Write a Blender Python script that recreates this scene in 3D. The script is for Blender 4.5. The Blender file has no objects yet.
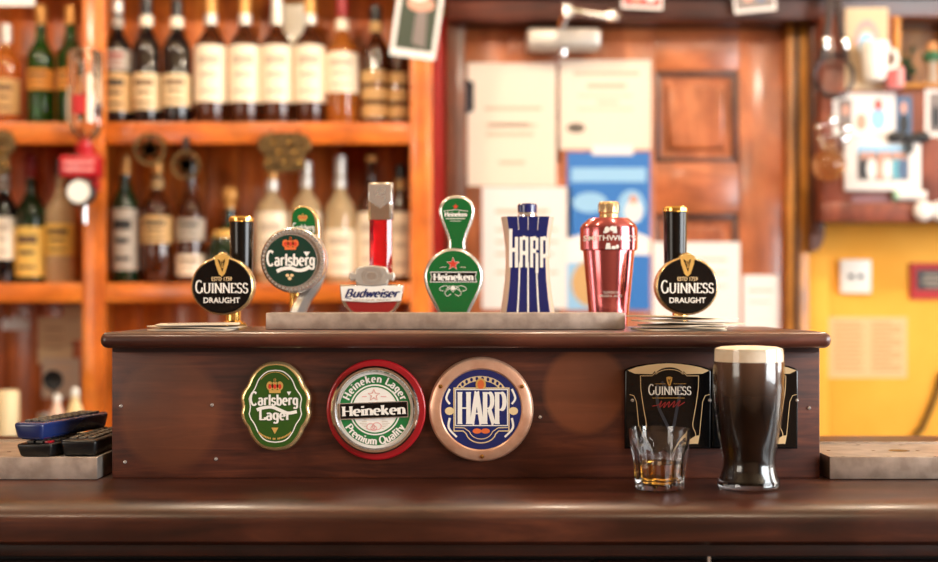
import bpy, bmesh, math, random
from mathutils import Vector, Matrix
random.seed(7)
S = bpy.context.scene
COL = S.collection
PI = math.pi
F = 1303.0            # focal length in pixels
HY = 300.0            # row of the horizon
EYE = 1.30            # eye height
def sc(D): return D / F
def WX(px, D): return (px - 469) * D / F
def WZ(py, D): return EYE + (HY - py) * D / F

# ------------------------------------------------------------------ colours and materials
def lin(c):
    return tuple(((v/255)/12.92 if v/255 <= 0.04045 else (((v/255)+0.055)/1.055)**2.4) for v in c) + (1.0,)
MATS = {}
def mat(name, rgb=(128,128,128), rough=0.5, metal=0.0, trans=0.0, ior=1.45, coat=0.0, emit=None, estr=0.0, spec=None, bump=None, alpha=None):
    if name in MATS: return MATS[name]
    m = bpy.data.materials.new(name); m.use_nodes = True
    b = m.node_tree.nodes['Principled BSDF']
    b.inputs['Base Color'].default_value = lin(rgb)
    b.inputs['Roughness'].default_value = rough
    b.inputs['Metallic'].default_value = metal
    b.inputs['Transmission Weight'].default_value = trans
    b.inputs['IOR'].default_value = ior
    b.inputs['Coat Weight'].default_value = coat
    b.inputs['Coat Roughness'].default_value = 0.04
    if spec is not None: b.inputs['Specular IOR Level'].default_value = spec
    if emit:
        b.inputs['Emission Color'].default_value = lin(emit); b.inputs['Emission Strength'].default_value = estr
    if bump:
        nt = m.node_tree
        tc = nt.nodes.new('ShaderNodeTexCoord'); n = nt.nodes.new('ShaderNodeTexNoise')
        n.inputs['Scale'].default_value = bump[0]; n.inputs['Detail'].default_value = 4
        bp = nt.nodes.new('ShaderNodeBump'); bp.inputs['Strength'].default_value = bump[1]; bp.inputs['Distance'].default_value = 0.002
        nt.links.new(tc.outputs['Object'], n.inputs['Vector']); nt.links.new(n.outputs['Fac'], bp.inputs['Height'])
        nt.links.new(bp.outputs['Normal'], b.inputs['Normal'])
    MATS[name] = m
    return m
def wood(name, cols, scale, rough=0.35, coat=0.3, bump=0.25, spots=(), boards=None, spec=.5):
    """cols: dark..light; scale: noise stretch per axis; spots: faded ellipses (x,z,rx,rz,rgb,amount); boards: (width, rgb) dark joints along x"""
    m = bpy.data.materials.new(name); m.use_nodes = True
    nt = m.node_tree; N = nt.nodes; L = nt.links
    b = N['Principled BSDF']
    tc = N.new('ShaderNodeTexCoord'); mp = N.new('ShaderNodeMapping')
    mp.inputs['Scale'].default_value = scale
    L.new(tc.outputs['Object'], mp.inputs['Vector'])
    n1 = N.new('ShaderNodeTexNoise'); n1.inputs['Scale'].default_value = 1.0; n1.inputs['Detail'].default_value = 7
    n1.inputs['Roughness'].default_value = 0.62; n1.inputs['Distortion'].default_value = 0.8
    L.new(mp.outputs['Vector'], n1.inputs['Vector'])
    cr = N.new('ShaderNodeValToRGB'); el = cr.color_ramp.elements
    n = len(cols)
    while len(el) < n: el.new(0.5)
    for i, c in enumerate(cols):
        el[i].position = 0.3 + 0.42*i/(n-1); el[i].color = lin(c)
    L.new(n1.outputs['Fac'], cr.inputs['Fac'])
    col = cr.outputs['Color']
    n2 = N.new('ShaderNodeTexNoise'); n2.inputs['Scale'].default_value = 9.0; n2.inputs['Detail'].default_value = 4
    L.new(tc.outputs['Object'], n2.inputs['Vector'])
    r2 = N.new('ShaderNodeMapRange'); r2.inputs['From Min'].default_value = .35; r2.inputs['From Max'].default_value = .7
    r2.inputs['To Min'].default_value = .65; r2.inputs['To Max'].default_value = 1.25
    L.new(n2.outputs['Fac'], r2.inputs['Value'])
    mx = N.new('ShaderNodeMix'); mx.data_type = 'RGBA'; mx.blend_type = 'MULTIPLY'; mx.inputs['Factor'].default_value = 1
    L.new(col, mx.inputs[6]); L.new(r2.outputs['Result'], mx.inputs[7]); col = mx.outputs[2]
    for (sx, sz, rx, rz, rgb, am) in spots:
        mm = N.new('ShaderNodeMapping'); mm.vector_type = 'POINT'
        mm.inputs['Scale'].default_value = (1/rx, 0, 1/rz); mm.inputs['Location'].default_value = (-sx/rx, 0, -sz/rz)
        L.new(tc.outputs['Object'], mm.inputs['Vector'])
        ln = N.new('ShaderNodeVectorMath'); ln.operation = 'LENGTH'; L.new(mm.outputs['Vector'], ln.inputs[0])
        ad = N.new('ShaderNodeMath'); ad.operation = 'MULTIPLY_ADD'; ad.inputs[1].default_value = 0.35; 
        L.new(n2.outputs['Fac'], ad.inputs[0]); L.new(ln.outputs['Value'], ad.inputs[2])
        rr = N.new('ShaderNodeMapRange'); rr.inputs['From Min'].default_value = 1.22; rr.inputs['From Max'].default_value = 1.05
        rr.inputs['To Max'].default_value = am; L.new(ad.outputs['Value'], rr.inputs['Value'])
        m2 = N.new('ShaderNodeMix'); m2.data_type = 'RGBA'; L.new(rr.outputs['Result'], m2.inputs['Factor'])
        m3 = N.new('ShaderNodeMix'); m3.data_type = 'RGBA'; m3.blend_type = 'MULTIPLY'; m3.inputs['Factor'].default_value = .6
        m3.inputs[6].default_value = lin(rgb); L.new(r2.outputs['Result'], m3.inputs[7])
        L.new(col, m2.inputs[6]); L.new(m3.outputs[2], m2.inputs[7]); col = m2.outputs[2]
    L.new(col, b.inputs['Base Color'])
    b.inputs['Roughness'].default_value = rough
    rg = N.new('ShaderNodeMapRange'); rg.inputs['To Min'].default_value = max(.05, rough-.12); rg.inputs['To Max'].default_value = rough+.16
    L.new(n2.outputs['Fac'], rg.inputs['Value']); L.new(rg.outputs['Result'], b.inputs['Roughness'])
    b.inputs['Coat Weight'].default_value = coat; b.inputs['Coat Roughness'].default_value = 0.15; b.inputs['Specular IOR Level'].default_value = spec
    bp = N.new('ShaderNodeBump'); bp.inputs['Strength'].default_value = bump; bp.inputs['Distance'].default_value = 0.001
    L.new(n1.outputs['Fac'], bp.inputs['Height']); L.new(bp.outputs['Normal'], b.inputs['Normal'])
    MATS[name] = m
    return m
def mottled(name, c1, c2, scale, rough=0.6, metal=0.0, bump=0.2):
    m = bpy.data.materials.new(name); m.use_nodes = True
    nt = m.node_tree; N = nt.nodes; L = nt.links; b = N['Principled BSDF']
    tc = N.new('ShaderNodeTexCoord'); n = N.new('ShaderNodeTexNoise'); n.inputs['Scale'].default_value = scale; n.inputs['Detail'].default_value = 6
    L.new(tc.outputs['Object'], n.inputs['Vector'])
    cr = N.new('ShaderNodeValToRGB'); cr.color_ramp.elements[0].position = .36; cr.color_ramp.elements[1].position = .64
    cr.color_ramp.elements[0].color = lin(c1); cr.color_ramp.elements[1].color = lin(c2)
    L.new(n.outputs['Fac'], cr.inputs['Fac']); L.new(cr.outputs['Color'], b.inputs['Base Color'])
    b.inputs['Roughness'].default_value = rough; b.inputs['Metallic'].default_value = metal
    bp = N.new('ShaderNodeBump'); bp.inputs['Strength'].default_value = bump; bp.inputs['Distance'].default_value = .002
    L.new(n.outputs['Fac'], bp.inputs['Height']); L.new(bp.outputs['Normal'], b.inputs['Normal'])
    MATS[name] = m
    return m
def thin_glass(name, tint=(255,255,255)):
    m = bpy.data.materials.new(name); m.use_nodes = True
    nt = m.node_tree; N = nt.nodes; L = nt.links
    out = N['Material Output']; N.remove(N['Principled BSDF'])
    t = N.new('ShaderNodeBsdfTransparent'); t.inputs['Color'].default_value = lin(tint)
    g = N.new('ShaderNodeBsdfGlossy'); g.inputs['Roughness'].default_value = 0.06
    lw = N.new('ShaderNodeLayerWeight'); pw = N.new('ShaderNodeMath'); pw.operation='POWER'; pw.inputs[1].default_value=4.0
    f = N.new('ShaderNodeMath'); f.operation='MULTIPLY_ADD'; f.inputs[1].default_value=.55; f.inputs[2].default_value=.045
    L.new(lw.outputs['Facing'],pw.inputs[0]); L.new(pw.outputs[0],f.inputs[0])
    mx = N.new('ShaderNodeMixShader')
    L.new(f.outputs[0], mx.inputs['Fac']); L.new(t.outputs['BSDF'], mx.inputs[1]); L.new(g.outputs['BSDF'], mx.inputs[2])
    L.new(mx.outputs['Shader'], out.inputs['Surface'])
    MATS[name] = m
    return m

def stout_mat():
    # settling stout: nearly black below, still brown and clouded below the head
    m=mat('stout',(14,6,4),.16,coat=.35); nt=m.node_tree; N=nt.nodes; L=nt.links; b=N['Principled BSDF']
    b.inputs['Coat Roughness'].default_value=.22
    tc=N.new('ShaderNodeTexCoord'); sp=N.new('ShaderNodeSeparateXYZ'); L.new(tc.outputs['Object'],sp.inputs['Vector'])
    n=N.new('ShaderNodeTexNoise'); n.inputs['Scale'].default_value=26; n.inputs['Detail'].default_value=4; L.new(tc.outputs['Object'],n.inputs['Vector'])
    ma=N.new('ShaderNodeMath'); ma.operation='MULTIPLY_ADD'; ma.inputs[1].default_value=.03; L.new(n.outputs['Fac'],ma.inputs[0]); L.new(sp.outputs['Z'],ma.inputs[2])
    mr=N.new('ShaderNodeMapRange'); mr.inputs['From Min'].default_value=.100; mr.inputs['From Max'].default_value=.168; L.new(ma.outputs['Value'],mr.inputs['Value'])
    mx=N.new('ShaderNodeMix'); mx.data_type='RGBA'; mx.inputs[6].default_value=lin((14,6,4)); mx.inputs[7].default_value=lin((108,76,60)); L.new(mr.outputs['Result'],mx.inputs['Factor'])
    L.new(mx.outputs[2],b.inputs['Base Color']); return m
# ------------------------------------------------------------------ mesh building
class MB:
    def __init__(s): s.v=[]; s.f=[]; s.m=[]; s.sm=[]; s.mats=[]; s.T=Matrix.Identity(4)
    def mi(s, m):
        if m not in s.mats: s.mats.append(m)
        return s.mats.index(m)
    def add(s, verts, faces, m, smooth=False):
        k=len(s.v); i=s.mi(m)
        s.v += [tuple(s.T @ Vector(p)) for p in verts]
        for f in faces: s.f.append([k+a for a in f]); s.m.append(i); s.sm.append(smooth)
    def bm(s, b, m, smooth=False):
        b.verts.index_update()
        s.add([v.co[:] for v in b.verts], [[v.index for v in f.verts] for f in b.faces], m, smooth); b.free()
    def box(s, x0,x1,y0,y1,z0,z1, m, bev=0.0, seg=2):
        b=bmesh.new(); bmesh.ops.create_cube(b,size=1)
        for v in b.verts: v.co=Vector(((x0+x1)/2+v.co.x*(x1-x0),(y0+y1)/2+v.co.y*(y1-y0),(z0+z1)/2+v.co.z*(z1-z0)))
        if bev>0: bmesh.ops.bevel(b,geom=list(b.edges),offset=bev,segments=seg,profile=.5,affect='EDGES')
        s.bm(b,m,bev>0)
    def lathe(s, prof, m, n=32, c=(0,0,0), smooth=True, axis='z', close=False):
        V=[];Fc=[]
        for (r,z) in prof:
            for i in range(n):
                a=2*PI*i/n; x,y=r*math.cos(a),r*math.sin(a)
                p=(x,y,z) if axis=='z' else (x,-z,y) if axis=='y' else (z,x,y)
                V.append((p[0]+c[0],p[1]+c[1],p[2]+c[2]))
        k=len(prof)
        for j in range(k-1):
            for i in range(n):
                i2=(i+1)%n; Fc.append([j*n+i,j*n+i2,(j+1)*n+i2,(j+1)*n+i])
        if prof[0][0]>1e-6 and not close: Fc.append(list(range(n))[::-1])
        if prof[-1][0]>1e-6 and not close: Fc.append([(k-1)*n+i for i in range(n)])
        if close:
            for i in range(n):
                i2=(i+1)%n; Fc.append([(k-1)*n+i,(k-1)*n+i2,i2,i])
        s.add(V,Fc,m,smooth)
    def loft(s, secs, m, smooth=False, caps=True):
        n=len(secs[0]); V=[p for q in secs for p in q]; Fc=[]
        for j in range(len(secs)-1):
            for i in range(n):
                i2=(i+1)%n; Fc.append([j*n+i,j*n+i2,(j+1)*n+i2,(j+1)*n+i])
        if caps: Fc.append(list(range(n))[::-1]); Fc.append([(len(secs)-1)*n+i for i in range(n)])
        s.add(V,Fc,m,smooth)
    def tube(s, pts, r, m, n=10, caps=True, r2=None):
        P=[Vector(p) for p in pts]; secs=[]; up=None
        for i,p in enumerate(P):
            d=(P[min(i+1,len(P)-1)]-P[max(i-1,0)]).normalized()
            if up is None: up=Vector((0,0,1)) if abs(d.z)<.9 else Vector((1,0,0))
            a=d.cross(up).normalized(); b=a.cross(d).normalized(); up=b
            rr=r if r2 is None else r+(r2-r)*i/(len(P)-1)
            secs.append([tuple(p+a*rr*math.cos(2*PI*k/n)+b*rr*math.sin(2*PI*k/n)) for k in range(n)])
        s.loft(secs,m,True,caps)
    # ---- flat art in the x-z plane, facing -y
    def poly(s, pts, y, m):
        pts=ccw(pts); s.add([(x,y,z) for x,z in pts],[list(range(len(pts)))],m)
    def ringband(s, outer, inner, y, m):
        n=len(outer); V=[(x,y,z) for x,z in outer]+[(x,y,z) for x,z in inner]
        s.add(V,[[i,(i+1)%n,n+(i+1)%n,n+i] for i in range(n)],m)
    def line(s, pts, w, y, m, closed=False):
        for i,q in enumerate(ribbon(pts,w,w,closed)): s.poly(q,y-i*2e-6,m)
    def polys(s, ps, y, m):
        for i,q in enumerate(ps): s.poly(q,y-i*2.5e-6,m)
    def prism(s, out, yf, yb, m, bev=0.0, seg=3, mface=None):
        out=ccw(out); n=len(out); secs=[[(x,yb,z) for x,z in out]]
        if bev>0:
            for k in range(seg+1):
                a=PI/2*k/seg; ins=inset(out,bev*(1-math.cos(a))); yy=yf+bev*(1-math.sin(a))
                secs.append([(x,yy,z) for x,z in ins])
        else: secs.append([(x,yf,z) for x,z in out])
        V=[p for q in secs for p in q]; Fc=[]
        for j in range(len(secs)-1):
            for i in range(n):
                i2=(i+1)%n; Fc.append([j*n+i2,j*n+i,(j+1)*n+i,(j+1)*n+i2][::-1])
        Fc.append(list(range(n))[::-1])
        s.add(V,Fc,m,True)
        s.add(secs[-1],[list(range(n))],mface or m,False)
    def build(s, name, parent=None, sharp=38):
        me=bpy.data.meshes.new(name); me.from_pydata(s.v,[],s.f)
        for m in s.mats: me.materials.append(m)
        me.polygons.foreach_set('material_index',s.m); me.polygons.foreach_set('use_smooth',s.sm)
        me.update()
        try: me.set_sharp_from_angle(angle=math.radians(sharp))
        except Exception: pass
        o=bpy.data.objects.new(name,me); COL.objects.link(o)
        if parent: o.parent=parent
        return o
def area2(p): return sum(p[i][0]*p[(i+1)%len(p)][1]-p[(i+1)%len(p)][0]*p[i][1] for i in range(len(p)))
def ccw(p):
    p=list(p); return p if area2(p)>0 else p[::-1]
def inset(p, d):
    n=len(p); out=[]
    for i in range(n):
        a,b,c=Vector(p[i-1]),Vector(p[i]),Vector(p[(i+1)%n])
        e1=(b-a); e2=(c-b)
        if e1.length<1e-9 or e2.length<1e-9: out.append(p[i]); continue
        n1=Vector((-e1.y,e1.x)).normalized(); n2=Vector((-e2.y,e2.x)).normalized()
        m=n1+n2; l=m.length
        if l<1e-6: out.append(tuple(b+n1*d)); continue
        m/=l; out.append(tuple(b+m*(d/max(.5,m.dot(n1)))))
    return out
def ell(cx,cz,rx,rz,n=48,a0=0,a1=360):
    full = abs(a1-a0)>=360
    k = n if full else n+1
    return [(cx+rx*math.cos(math.radians(a0+(a1-a0)*i/n)),cz+rz*math.sin(math.radians(a0+(a1-a0)*i/n))) for i in range(k)]
def rrect(x0,x1,z0,z1,r,n=5):
    o=[]
    for (cx,cz,a) in ((x1-r,z1-r,0),(x0+r,z1-r,90),(x0+r,z0+r,180),(x1-r,z0+r,270)):
        o+=[(cx+r*math.cos(math.radians(a+90*i/n)),cz+r*math.sin(math.radians(a+90*i/n))) for i in range(n+1)]
    return o
def smoothpts(pts, n=6, closed=False):
    out=[]; k=len(pts)
    rng = range(k) if closed else range(k-1)
    for i in rng:
        g=(lambda j: pts[j%k]) if closed else (lambda j: pts[max(0,min(k-1,j))])
        p0,p1,p2,p3=g(i-1),g(i),g(i+1),g(i+2)
        for t in range(n):
            u=t/n
            out.append(tuple(.5*((2*p1[d])+(-p0[d]+p2[d])*u+(2*p0[d]-5*p1[d]+4*p2[d]-p3[d])*u*u+(-p0[d]+3*p1[d]-3*p2[d]+p3[d])*u**3) for d in range(len(p1))))
    if not closed: out.append(tuple(pts[-1]))
    return out
def ribbon(pts, thick, thin, closed=False):
    """a pen stroke: thick where it runs upright, thin where it runs level; returns one quad per segment"""
    P=[Vector(p) for p in pts]; n=len(P); L=[];R=[]
    for i in range(n):
        if closed: a,b=P[i-1],P[(i+1)%n]
        else: a,b=P[max(0,i-1)],P[min(n-1,i+1)]
        d=b-a
        if d.length<1e-9: d=Vector((1,0))
        d.normalize(); w=(thin+(thick-thin)*abs(d.y))/2; nn=Vector((-d.y,d.x))
        L.append(tuple(P[i]+nn*w)); R.append(tuple(P[i]-nn*w))
    return [[R[i],R[(i+1)%n],L[(i+1)%n],L[i]] for i in range(n if closed else n-1)]

# ------------------------------------------------------------------ lettering
def A(cx,cy,rx,ry,a0,a1,n=12): return ell(cx,cy,rx,ry,n,a0,a1) if abs(a1-a0)<360 else ell(cx,cy,rx,ry,n,a0,a0+359.9)
def hump(x,w=.2): return A(x+w,.44,w,.22,170,0,8)
G = {
 'C':(.82,[A(.43,.5,.37,.5,48,312,16)]),
 'G':(.9,[A(.45,.5,.39,.5,48,322,16),[(.8,.06),(.8,.44)]]),
 'U':(.9,[[(.15,1),(.15,.32)]+A(.45,.32,.3,.32,180,360,10)+[(.75,1)]]),
 'I':(.36,[[(.18,0),(.18,1)]]),
 'N':(.92,[[(.13,0),(.13,1)],[(.13,.97),(.79,.03)],[(.79,0),(.79,1)]]),
 'E':(.72,[[(.15,0),(.15,1)],[(.1,.96),(.64,.96)],[(.15,.52),(.52,.52)],[(.1,.04),(.66,.04)],[(.64,.8),(.64,1)],[(.66,.0),(.66,.22)]]),
 'S':(.66,[A(.33,.74,.24,.25,15,262,12)+A(.33,.25,.26,.25,82,-165,12)]),
 'D':(.85,[[(.15,0),(.15,1)],[(.15,1)]+A(.38,.5,.36,.5,90,-90,12)+[(.15,0)]]),
 'H':(.9,[[(.16,0),(.16,1)],[(.74,0),(.74,1)],[(.16,.5),(.74,.5)]]),
 'A':(.86,[[(.1,0),(.43,1)],[(.43,1),(.76,0)],[(.22,.33),(.64,.33)]]),
 'R':(.84,[[(.16,0),(.16,1)],[(.16,.97)]+A(.4,.73,.24,.24,90,-90,10)+[(.16,.49)],[(.42,.49),(.74,0)]]),
 'P':(.76,[[(.16,0),(.16,1)],[(.16,.97)]+A(.4,.71,.26,.26,90,-90,10)+[(.16,.45)]]),
 'L':(.68,[[(.16,0),(.16,1)],[(.1,.04),(.62,.04)],[(.62,0),(.62,.26)]]),
 'Q':(.92,[A(.45,.5,.37,.5,0,360,20),[(.5,.22),(.85,-.12)]]),
 'B':(.8,[[(.16,0),(.16,1)],[(.16,.97)]+A(.4,.75,.22,.22,90,-90,10)+[(.16,.53)],[(.4,.53)]+A(.42,.27,.26,.25,90,-90,10)+[(.16,.03)]]),
 'T':(.74,[[(.37,0),(.37,1)],[(.06,.96),(.68,.96)]]),
 'M':(1.0,[[(.12,0),(.12,1)],[(.12,1),(.5,.2)],[(.5,.2),(.88,1)],[(.88,0),(.88,1)]]),
 'W':(1.1,[[(.08,1),(.3,0)],[(.3,0),(.55,.9)],[(.55,.9),(.8,0)],[(.8,0),(1.02,1)]]),
 'K':(.82,[[(.15,0),(.15,1)],[(.2,.45),(.7,1)],[(.34,.58),(.74,0)]]),
 'e':(.62,[[(.1,.36),(.52,.36)]+A(.31,.34,.22,.32,8,305,14)]),
 'i':(.3,[[(.15,0),(.15,.66)],[(.15,.82),(.15,.98)]]),
 'n':(.68,[[(.14,0),(.14,.68)],hump(.14)+[(.54,0)]]),
 'm':(1.0,[[(.14,0),(.14,.68)],hump(.14,.18)+[(.5,0)],hump(.5,.18)+[(.86,0)]]),
 'k':(.68,[[(.14,0),(.14,1)],[(.16,.27),(.52,.66)],[(.28,.4),(.58,0)]]),
 'r':(.5,[[(.14,0),(.14,.68)],A(.32,.42,.18,.24,165,45,8)]),
 'a':(.64,[A(.3,.46,.2,.2,150,0,8)+[(.5,0)],A(.31,.19,.21,.19,70,330,12)]),
 'g':(.64,[A(.3,.36,.21,.3,0,360,16),[(.5,.66),(.5,-.08)]+A(.3,-.1,.2,.2,0,-150,10)]),
 'l':(.3,[[(.15,0),(.15,1)]]),
 's':(.54,[A(.27,.5,.18,.17,15,262,10)+A(.27,.17,.2,.17,82,-165,10)]),
 'b':(.66,[[(.14,0),(.14,1)],A(.34,.33,.21,.33,140,-140,14)]),
 'd':(.66,[[(.52,0),(.52,1)],A(.32,.33,.21,.33,40,320,14)]),
 'u':(.68,[[(.14,.66),(.14,.22)]+A(.33,.22,.19,.22,180,350,8),[(.53,.66),(.53,0)]]),
 't':(.44,[[(.2,.92),(.2,.18)]+A(.34,.16,.14,.16,180,290,6),[(.04,.64),(.4,.64)]]),
 'y':(.62,[[(.1,.66),(.32,.05)],[(.54,.66),(.24,-.26)]]),
 'w':(.9,[[(.08,.66),(.24,.02)],[(.24,.02),(.43,.6)],[(.43,.6),(.62,.02)],[(.62,.02),(.8,.66)]]),
 'o':(.64,[A(.32,.33,.23,.33,0,360,16)]),
 "'":(.2,[[(.1,.8),(.1,1)]]), '.':(.2,[[(.1,0),(.1,.12)]]), ' ':(.34,[]),
}
def glyph(ch, thick, thin, serif):
    w,st=G[ch]; out=[]
    for p in st:
        out+=ribbon(p,thick,thin)
        if serif>0 and len(p)>=2:
            for (e,q) in ((p[0],p[1]),(p[-1],p[-2])):
                dx,dy=abs(e[0]-q[0]),abs(e[1]-q[1])
                tot=sum(math.dist(p[k],p[k+1]) for k in range(len(p)-1))
                if dy>0 and dx<.55*dy and tot>.4 and (len(p)==2 or dx<.05*dy+1e-6):
                    x,y=e; s=1 if e[1]>q[1] else -1
                    out.append([(x-serif/2,y-s*thin),(x+serif/2,y-s*thin),(x+serif/2,y),(x-serif/2,y)])
    return w,out
def write(text, x0, x1, z0, z1, thick=.2, thin=.08, serif=.3, slant=0, gap=.04, rise=0.0, tall=()):
    """serif or script lettering fitted between x0..x1, cap height z0..z1"""
    gl=[]; x=0
    for i,ch in enumerate(text):
        w,ps=glyph(ch,thick,thin,serif); gl.append((x,ps,i)); x+=w+gap
    tot=x-gap; sx=(x1-x0)/tot; sz=z1-z0; out=[]
    for gx,ps,i in gl:
        k=1.25 if i in tall else 1
        for q in ps: out.append([(x0+(gx+px+slant*pz)*sx, z0+pz*sz*k+rise*(gx+px)*sx) for px,pz in q])
    return out
def write_arc(text, cx, cz, r, h, a_mid, thick=.22, thin=.1, serif=.25, top=True, wide=1.0, gap=.05):
    gl=[]; x=0
    for ch in text:
        w,ps=glyph(ch,thick,thin,serif); gl.append((x,w,ps)); x+=w+gap
    tot=x-gap; out=[]
    for gx,w,ps in gl:
        off=(gx+w/2-tot/2)*h*wide
        a=math.radians(a_mid)-(off/r if top else -off/r)
        ux,uz=(math.sin(a),-math.cos(a)) if top else (-math.sin(a),math.cos(a))
        vx,vz=(math.cos(a),math.sin(a)) if top else (-math.cos(a),-math.sin(a))
        bx,bz=cx+r*math.cos(a),cz+r*math.sin(a)
        for q in ps:
            out.append([(bx+ux*(px-w/2)*h*wide+vx*pz*h, bz+uz*(px-w/2)*h*wide+vz*pz*h) for px,pz in q])
    return out
def sans(text, x0, x1, z0, z1, bold=0.0):
    cu=bpy.data.curves.new('lettering','FONT'); cu.body=text; cu.size=1; cu.offset=bold; cu.resolution_u=4
    ob=bpy.data.objects.new('lettering',cu); COL.objects.link(ob)
    dg=bpy.context.evaluated_depsgraph_get(); dg.update()
    me=bpy.data.meshes.new_from_object(ob.evaluated_get(dg))
    xs=[v.co.x for v in me.vertices]; ys=[v.co.y for v in me.vertices]
    a,b,c,d=min(xs),max(xs),min(ys),max(ys)
    V=[(x0+(v.co.x-a)/(b-a)*(x1-x0), z0+(v.co.y-c)/(d-c)*(z1-z0)) for v in me.vertices]
    ps=[[V[i] for i in f.vertices] for f in me.polygons]
    bpy.data.objects.remove(ob); bpy.data.curves.remove(cu); bpy.data.meshes.remove(me)
    return ps
# small motifs
def star(cx,cz,r,k=.42): return [(cx+(r if i%2==0 else r*k)*math.sin(PI*i/5),cz+(r if i%2==0 else r*k)*math.cos(PI*i/5)) for i in range(10)]
def crown(mb,cx,cz,w,h,y,m,m2):
    mb.poly([(cx-w*.34,cz-h*.5),(cx+w*.34,cz-h*.5),(cx+w*.36,cz-h*.3),(cx-w*.36,cz-h*.3)],y,m)
    for dx,rr in ((-.3,.2),(0,.2),(.3,.2)):
        mb.poly(ell(cx+dx*w,cz-h*.02,w*rr,h*.3,14),y,m); mb.poly(ell(cx+dx*w,cz-h*.06,w*rr*.5,h*.17,10),y-.00015,m2)
    mb.poly(ell(cx,cz+h*.38,w*.08,h*.12,10),y,m); mb.poly([(cx-w*.03,cz+.2*h),(cx+w*.03,cz+.2*h),(cx+w*.03,cz+.5*h),(cx-w*.03,cz+.5*h)],y,m)
def harp(mb,cx,cz,w,h,y,mg,mk):
    o=[(cx-w*.5,cz+h*.42),(cx-w*.2,cz+h*.5),(cx+w*.2,cz+h*.5),(cx+w*.5,cz+h*.42),(cx+w*.42,cz+h*.05),(cx+w*.2,cz-h*.38),(cx,cz-h*.5),(cx-w*.2,cz-h*.38),(cx-w*.42,cz+h*.05)]
    mb.poly(o,y,mg)
    mb.poly([(cx-w*.3,cz+h*.3),(cx-w*.02,cz+h*.18),(cx+w*.24,cz+h*.3),(cx+w*.04,cz-h*.3)],y-.00015,mk)
    for k in range(3): mb.line([(cx-w*.12+k*w*.1,cz+h*.24),(cx+w*.0+k*w*.04,cz-h*.12)],w*.03,y-.0003,mg)

# ------------------------------------------------------------------ scene objects
def tag(o,label,cat,group=None,kind=None):
    o['label']=label; o['category']=cat
    if group: o['group']=group
    if kind: o['kind']=kind
    return o
def thing(name,label,cat,loc=(0,0,0),rz=0,group=None):
    o=bpy.data.objects.new(name,None); o.empty_display_size=.05; COL.objects.link(o)
    o.location=loc; o.rotation_euler=(0,0,rz)
    return tag(o,label,cat,group)
def struct(name,mb,parent=None):
    o=mb.build(name,parent)
    if parent is None: o['kind']='structure'
    return o
# ================================================================== materials of the place
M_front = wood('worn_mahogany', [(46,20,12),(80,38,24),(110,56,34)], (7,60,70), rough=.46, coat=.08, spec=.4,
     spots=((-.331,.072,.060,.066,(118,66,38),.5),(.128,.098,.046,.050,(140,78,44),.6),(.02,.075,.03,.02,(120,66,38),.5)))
M_top   = wood('dark_counter_wood', [(36,14,8),(62,28,17),(92,48,30)], (5,30,40), rough=.34, coat=.12, bump=.15, spec=.4)
M_ledge = wood('ledge_wood', [(46,20,14),(78,38,28),(104,56,40)], (6,50,50), rough=.36, coat=.3)
M_panel = wood('counter_panel_wood', [(24,9,6),(44,18,11),(62,28,16)], (8,40,8), rough=.45, coat=.2)
M_shelf = wood('orange_pine', [(170,74,14),(216,112,28),(236,140,52)], (3,22,22), rough=.36, coat=.35, bump=.15)
M_post  = wood('orange_pine_upright', [(176,78,16),(218,114,30),(236,142,54)], (22,22,3), rough=.36, coat=.35, bump=.15)
M_board = wood('pine_boarding', [(160,66,14),(210,104,26),(232,134,46)], (26,26,2), rough=.36, coat=.35, bump=.2)
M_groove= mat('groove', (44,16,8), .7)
M_door  = wood('door_mahogany', [(128,62,30),(172,94,52),(198,120,74)], (16,16,3), rough=.34, coat=.35, bump=.15)
M_doorh = wood('door_mahogany_rail', [(128,62,30),(172,94,52),(198,120,74)], (3,16,16), rough=.34, coat=.35, bump=.15)
M_dark  = wood('dark_frame_wood', [(52,24,16),(86,44,28),(108,60,40)], (18,18,3), rough=.4, coat=.25, bump=.15)
M_beam  = wood('dark_beam_wood', [(44,18,12),(76,34,22),(100,48,30)], (3,18,18), rough=.4, coat=.25, bump=.15)
M_gold  = wood('golden_trim_wood', [(150,92,26),(190,124,40),(208,146,62)], (20,20,3), rough=.4, coat=.25, bump=.1)
M_red   = mat('red_paint', (224,48,62), .45, coat=.2)
M_wall  = mottled('yellow_plaster', (238,166,48), (246,180,64), 5, .75, bump=.1)
M_cream = mottled('cream_plaster', (196,170,130), (206,182,146), 3, .8, bump=.05)
M_pub   = mottled('tan_pub_wall', (150,118,92), (164,132,104), 4, .8, bump=.05)
M_floor = wood('floor_wood', [(60,34,20),(96,58,34),(120,76,48)], (3,14,3), rough=.5, coat=.1)
M_steel = mottled('brushed_steel', (176,168,160), (206,198,190), 40, .36, .8, .08)
M_steelw= mottled('worn_tray_steel', (164,148,136), (194,178,166), 55, .45, .6, .1)
M_chrome= mat('chrome', (222,222,224), .1, 1.0)
M_silver= mat('satin_silver', (214,212,208), .24, .75)
M_alu   = mat('closer_silver', (196,192,186), .4, .6)
M_brass = mat('polished_brass', (232,192,112), .16, 1.0)
M_paleg = mat('pale_brass', (226,196,142), .24, .75)
M_copper= mottled('copper_rim', (226,172,142), (244,200,172), 60, .3, .5, .06)
M_black = mat('gloss_black', (8,8,9), .22, coat=.15, spec=.35)
M_blackm= mat('satin_black', (16,16,17), .38)
M_white = mat('white_enamel', (242,240,234), .4)
M_cardw = mat('mat_board', (222,206,182), .8)
M_cardb = mat('mat_board_edge', (176,168,156), .85)
M_green = mat('bright_green_enamel', (6,100,46), .2, coat=.7)
M_dgreen= mat('bottle_green_enamel', (10,54,44), .22, coat=.7)
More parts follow.
